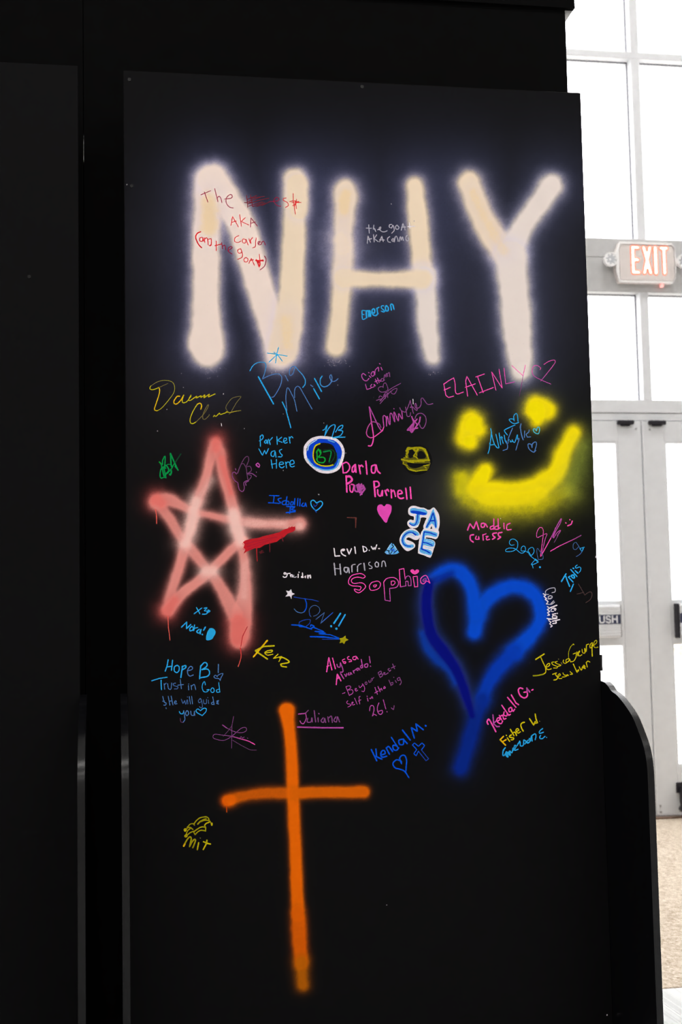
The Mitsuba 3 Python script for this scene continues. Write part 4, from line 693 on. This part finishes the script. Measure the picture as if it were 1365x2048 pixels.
def ribbon(pts, width, c0, c1, lift, r_):
    """A flat stroke with round ends through survey points; colours run from c0 to c1."""
    q = survey_to_board(pts)
    keep = np.r_[True, np.linalg.norm(np.diff(q, axis=0), axis=1) > 1e-5]
    q = q[keep]
    if len(q) < 2:
        q = np.vstack([q, q + [2e-4, 1e-4]])
    w = width * PXM / 2
    t = np.gradient(q, axis=0)
    t /= np.linalg.norm(t, axis=1)[:, None] + 1e-12
    s = np.array([1.0, .8, .45])
    head, tail = q[0] - t[0] * (s * w)[:, None] * .9, q[-1] + t[-1] * (s[::-1] * w)[:, None] * .9
    ww = np.r_[[.05, .6, .88], np.ones(len(q)), [.88, .6, .05]] * w
    u = np.vstack([np.tile(t[0], (3, 1)), t, np.tile(t[-1], (3, 1))])
    q = np.vstack([head, q, tail])
    ww = ww * (1 + .10 * (r_.random(len(q)) - .5))
    nrm = np.stack([-u[:, 1], u[:, 0]], 1)
    L, R = q + nrm * ww[:, None], q - nrm * ww[:, None]
    y1, y0 = BY - .0005 - lift, BY - .0002
    Li, Ri = q + nrm * (ww * .82)[:, None], q - nrm * (ww * .82)[:, None]
    n = len(q)
    v = np.vstack([np.c_[a[:, 0], np.full(n, y), a[:, 1]] for a, y in ((L, y0), (Li, y1), (Ri, y1), (R, y0))])
    i = np.arange(n - 1)
    f = np.vstack([np.stack([i + k * n, i + 1 + k * n, i + 1 + (k + 1) * n, i + (k + 1) * n], 1) for k in range(3)])
    k = np.linspace(0, 1, n)[:, None]
    c = (c0 * (1 - k) + c1 * k) * (1 + .2 * (r_.random((n, 1)) - .5))
    return v, f, np.vstack([c * (1 + .3 * (r_.random((n, 1)) - .6)) for _ in range(4)])


def filled(pts, c, lift):
    p = Polygon(pts)
    if not p.is_valid:
        p = p.buffer(0)
    p = p.buffer(.8).buffer(-.8)
    p = affinity.scale(p, 1, 1)
    vs, fs, off = [], [], 0
    for g_ in getattr(p, 'geoms', [p]):
        v2, f2 = trimesh.creation.triangulate_polygon(g_, engine='earcut')
        b = survey_to_board(v2)
        vs.append(np.c_[b[:, 0], np.full(len(b), BY - .0005 - lift), b[:, 1]]); fs.append(np.asarray(f2) + off); off += len(b)
        ring = survey_to_board(np.array(g_.exterior.coords)[:-1])
        m = len(ring)
        vs.append(np.vstack([np.c_[ring[:, 0], np.full(m, BY - .0005 - lift), ring[:, 1]], np.c_[ring[:, 0], np.full(m, BY - .0002), ring[:, 1]]]))
        i = np.arange(m); j = (i + 1) % m
        fs.append(np.vstack([np.stack([i, j, j + m], 1), np.stack([i, j + m, i + m], 1)]) + off); off += 2 * m
    v, f = np.vstack(vs), np.vstack(fs)
    return v, f, np.tile(c, (len(v), 1))


def pen(c):
    return srgb(PEN[c] if isinstance(c, str) else c) * 1.0


for mi_, (name, label, (ox, oy, sc), ink, width, data) in enumerate(MARKS):
    r_ = np.random.default_rng(100 + mi_)
    c0 = c1 = pen(ink)
    w = width
    V_, F__, C_, off = [], [], [], 0
    strokes = [s.strip() for s in data.split(';') if s.strip()]
    for si, s in enumerate(strokes):
        fill = s.startswith('#')
        s = s.lstrip('#')
        sharp = fill and s.startswith('!')
        s = s.lstrip('!') if fill else s
        if s.startswith('{'):
            spec, s = s[1:].split('}', 1)
            bits = spec.split()
            ab = bits[0].split('>')
            c0, c1 = pen(ab[0]), pen(ab[-1])
            w = float(bits[1]) if len(bits) > 1 else width
        straight = s.startswith('!')
        s = s.lstrip('!#')
        pts = np.array([[float(a) for a in q.split(',')] for q in s.split()])
        pts = np.c_[ox + pts[:, 0] / sc, oy + pts[:, 1] / sc]
        lift = 0.00001 * si
        if fill:
            v, f, c = filled(pts if sharp else rounded(np.vstack([pts[-1:], pts, pts[:1], pts[1:2]]), 1.5)[:-1], c0, lift)
            f = np.c_[f, f[:, 2]][:, :3]
            tri = f
        else:
            if straight:
                out = [pts[:1]]
                for a, b in zip(pts[:-1], pts[1:]):
                    n = max(2, int(np.linalg.norm(b - a) / 1.5))
                    out.append(a + (b - a) * np.linspace(0, 1, n + 1)[1:, None])
                pts = np.vstack(out)
            else:
                pts = rounded(pts, 1.0)
            v, q4, c = ribbon(pts, w, c0, c1, lift, r_)
            tri = np.vstack([q4[:, [0, 1, 2]], q4[:, [0, 2, 3]]])
        V_.append(v); F__.append(tri + off); C_.append(c); off += len(v)
    obj(name, (np.vstack(V_), np.vstack(F__)), 'paint_film', G_, label=label, color=np.clip(np.vstack(C_), 0, .95))

r_ = np.random.default_rng(5)
dots = list(SPECKS)
for cx, cy, n, sp in ((428, 734, 36, 13), (670, 718, 55, 12), (870, 744, 12, 8), (560, 742, 12, 12)):
    for _ in range(n):
        dots.append((cx + r_.normal() * sp, cy + abs(r_.normal()) * sp * .6, .5 + .5 * r_.random()))
V_, F__, C_, off = [], [], [], 0
for x, y, s in dots:
    a = np.arange(7) / 7 * 2 * math.pi
    ring = survey_to_board(np.c_[x + np.cos(a) * s * (.5 + .5 * r_.random(7)), y + np.sin(a) * s * (.6 + .6 * r_.random(7))])
    mid = survey_to_board(np.array([[x, y]]))
    v = np.vstack([np.c_[mid[:, 0], [BY - .0012], mid[:, 1]], np.c_[ring[:, 0], np.full(7, BY - .0003), ring[:, 1]]])
    i = np.arange(7)
    V_.append(v); F__.append(np.stack([i * 0, 1 + i, 1 + (i + 1) % 7], 1) + off); off += 8
    C_.append(np.tile(srgb((205, 195, 205)) * (.35 + .65 * r_.random()), (8, 1)))
obj('paint_speck', (np.vstack(V_), np.vstack(F__)), 'paint_film', G_, label='tiny pale specks and splatter of paint', kind='stuff', color=np.vstack(C_))
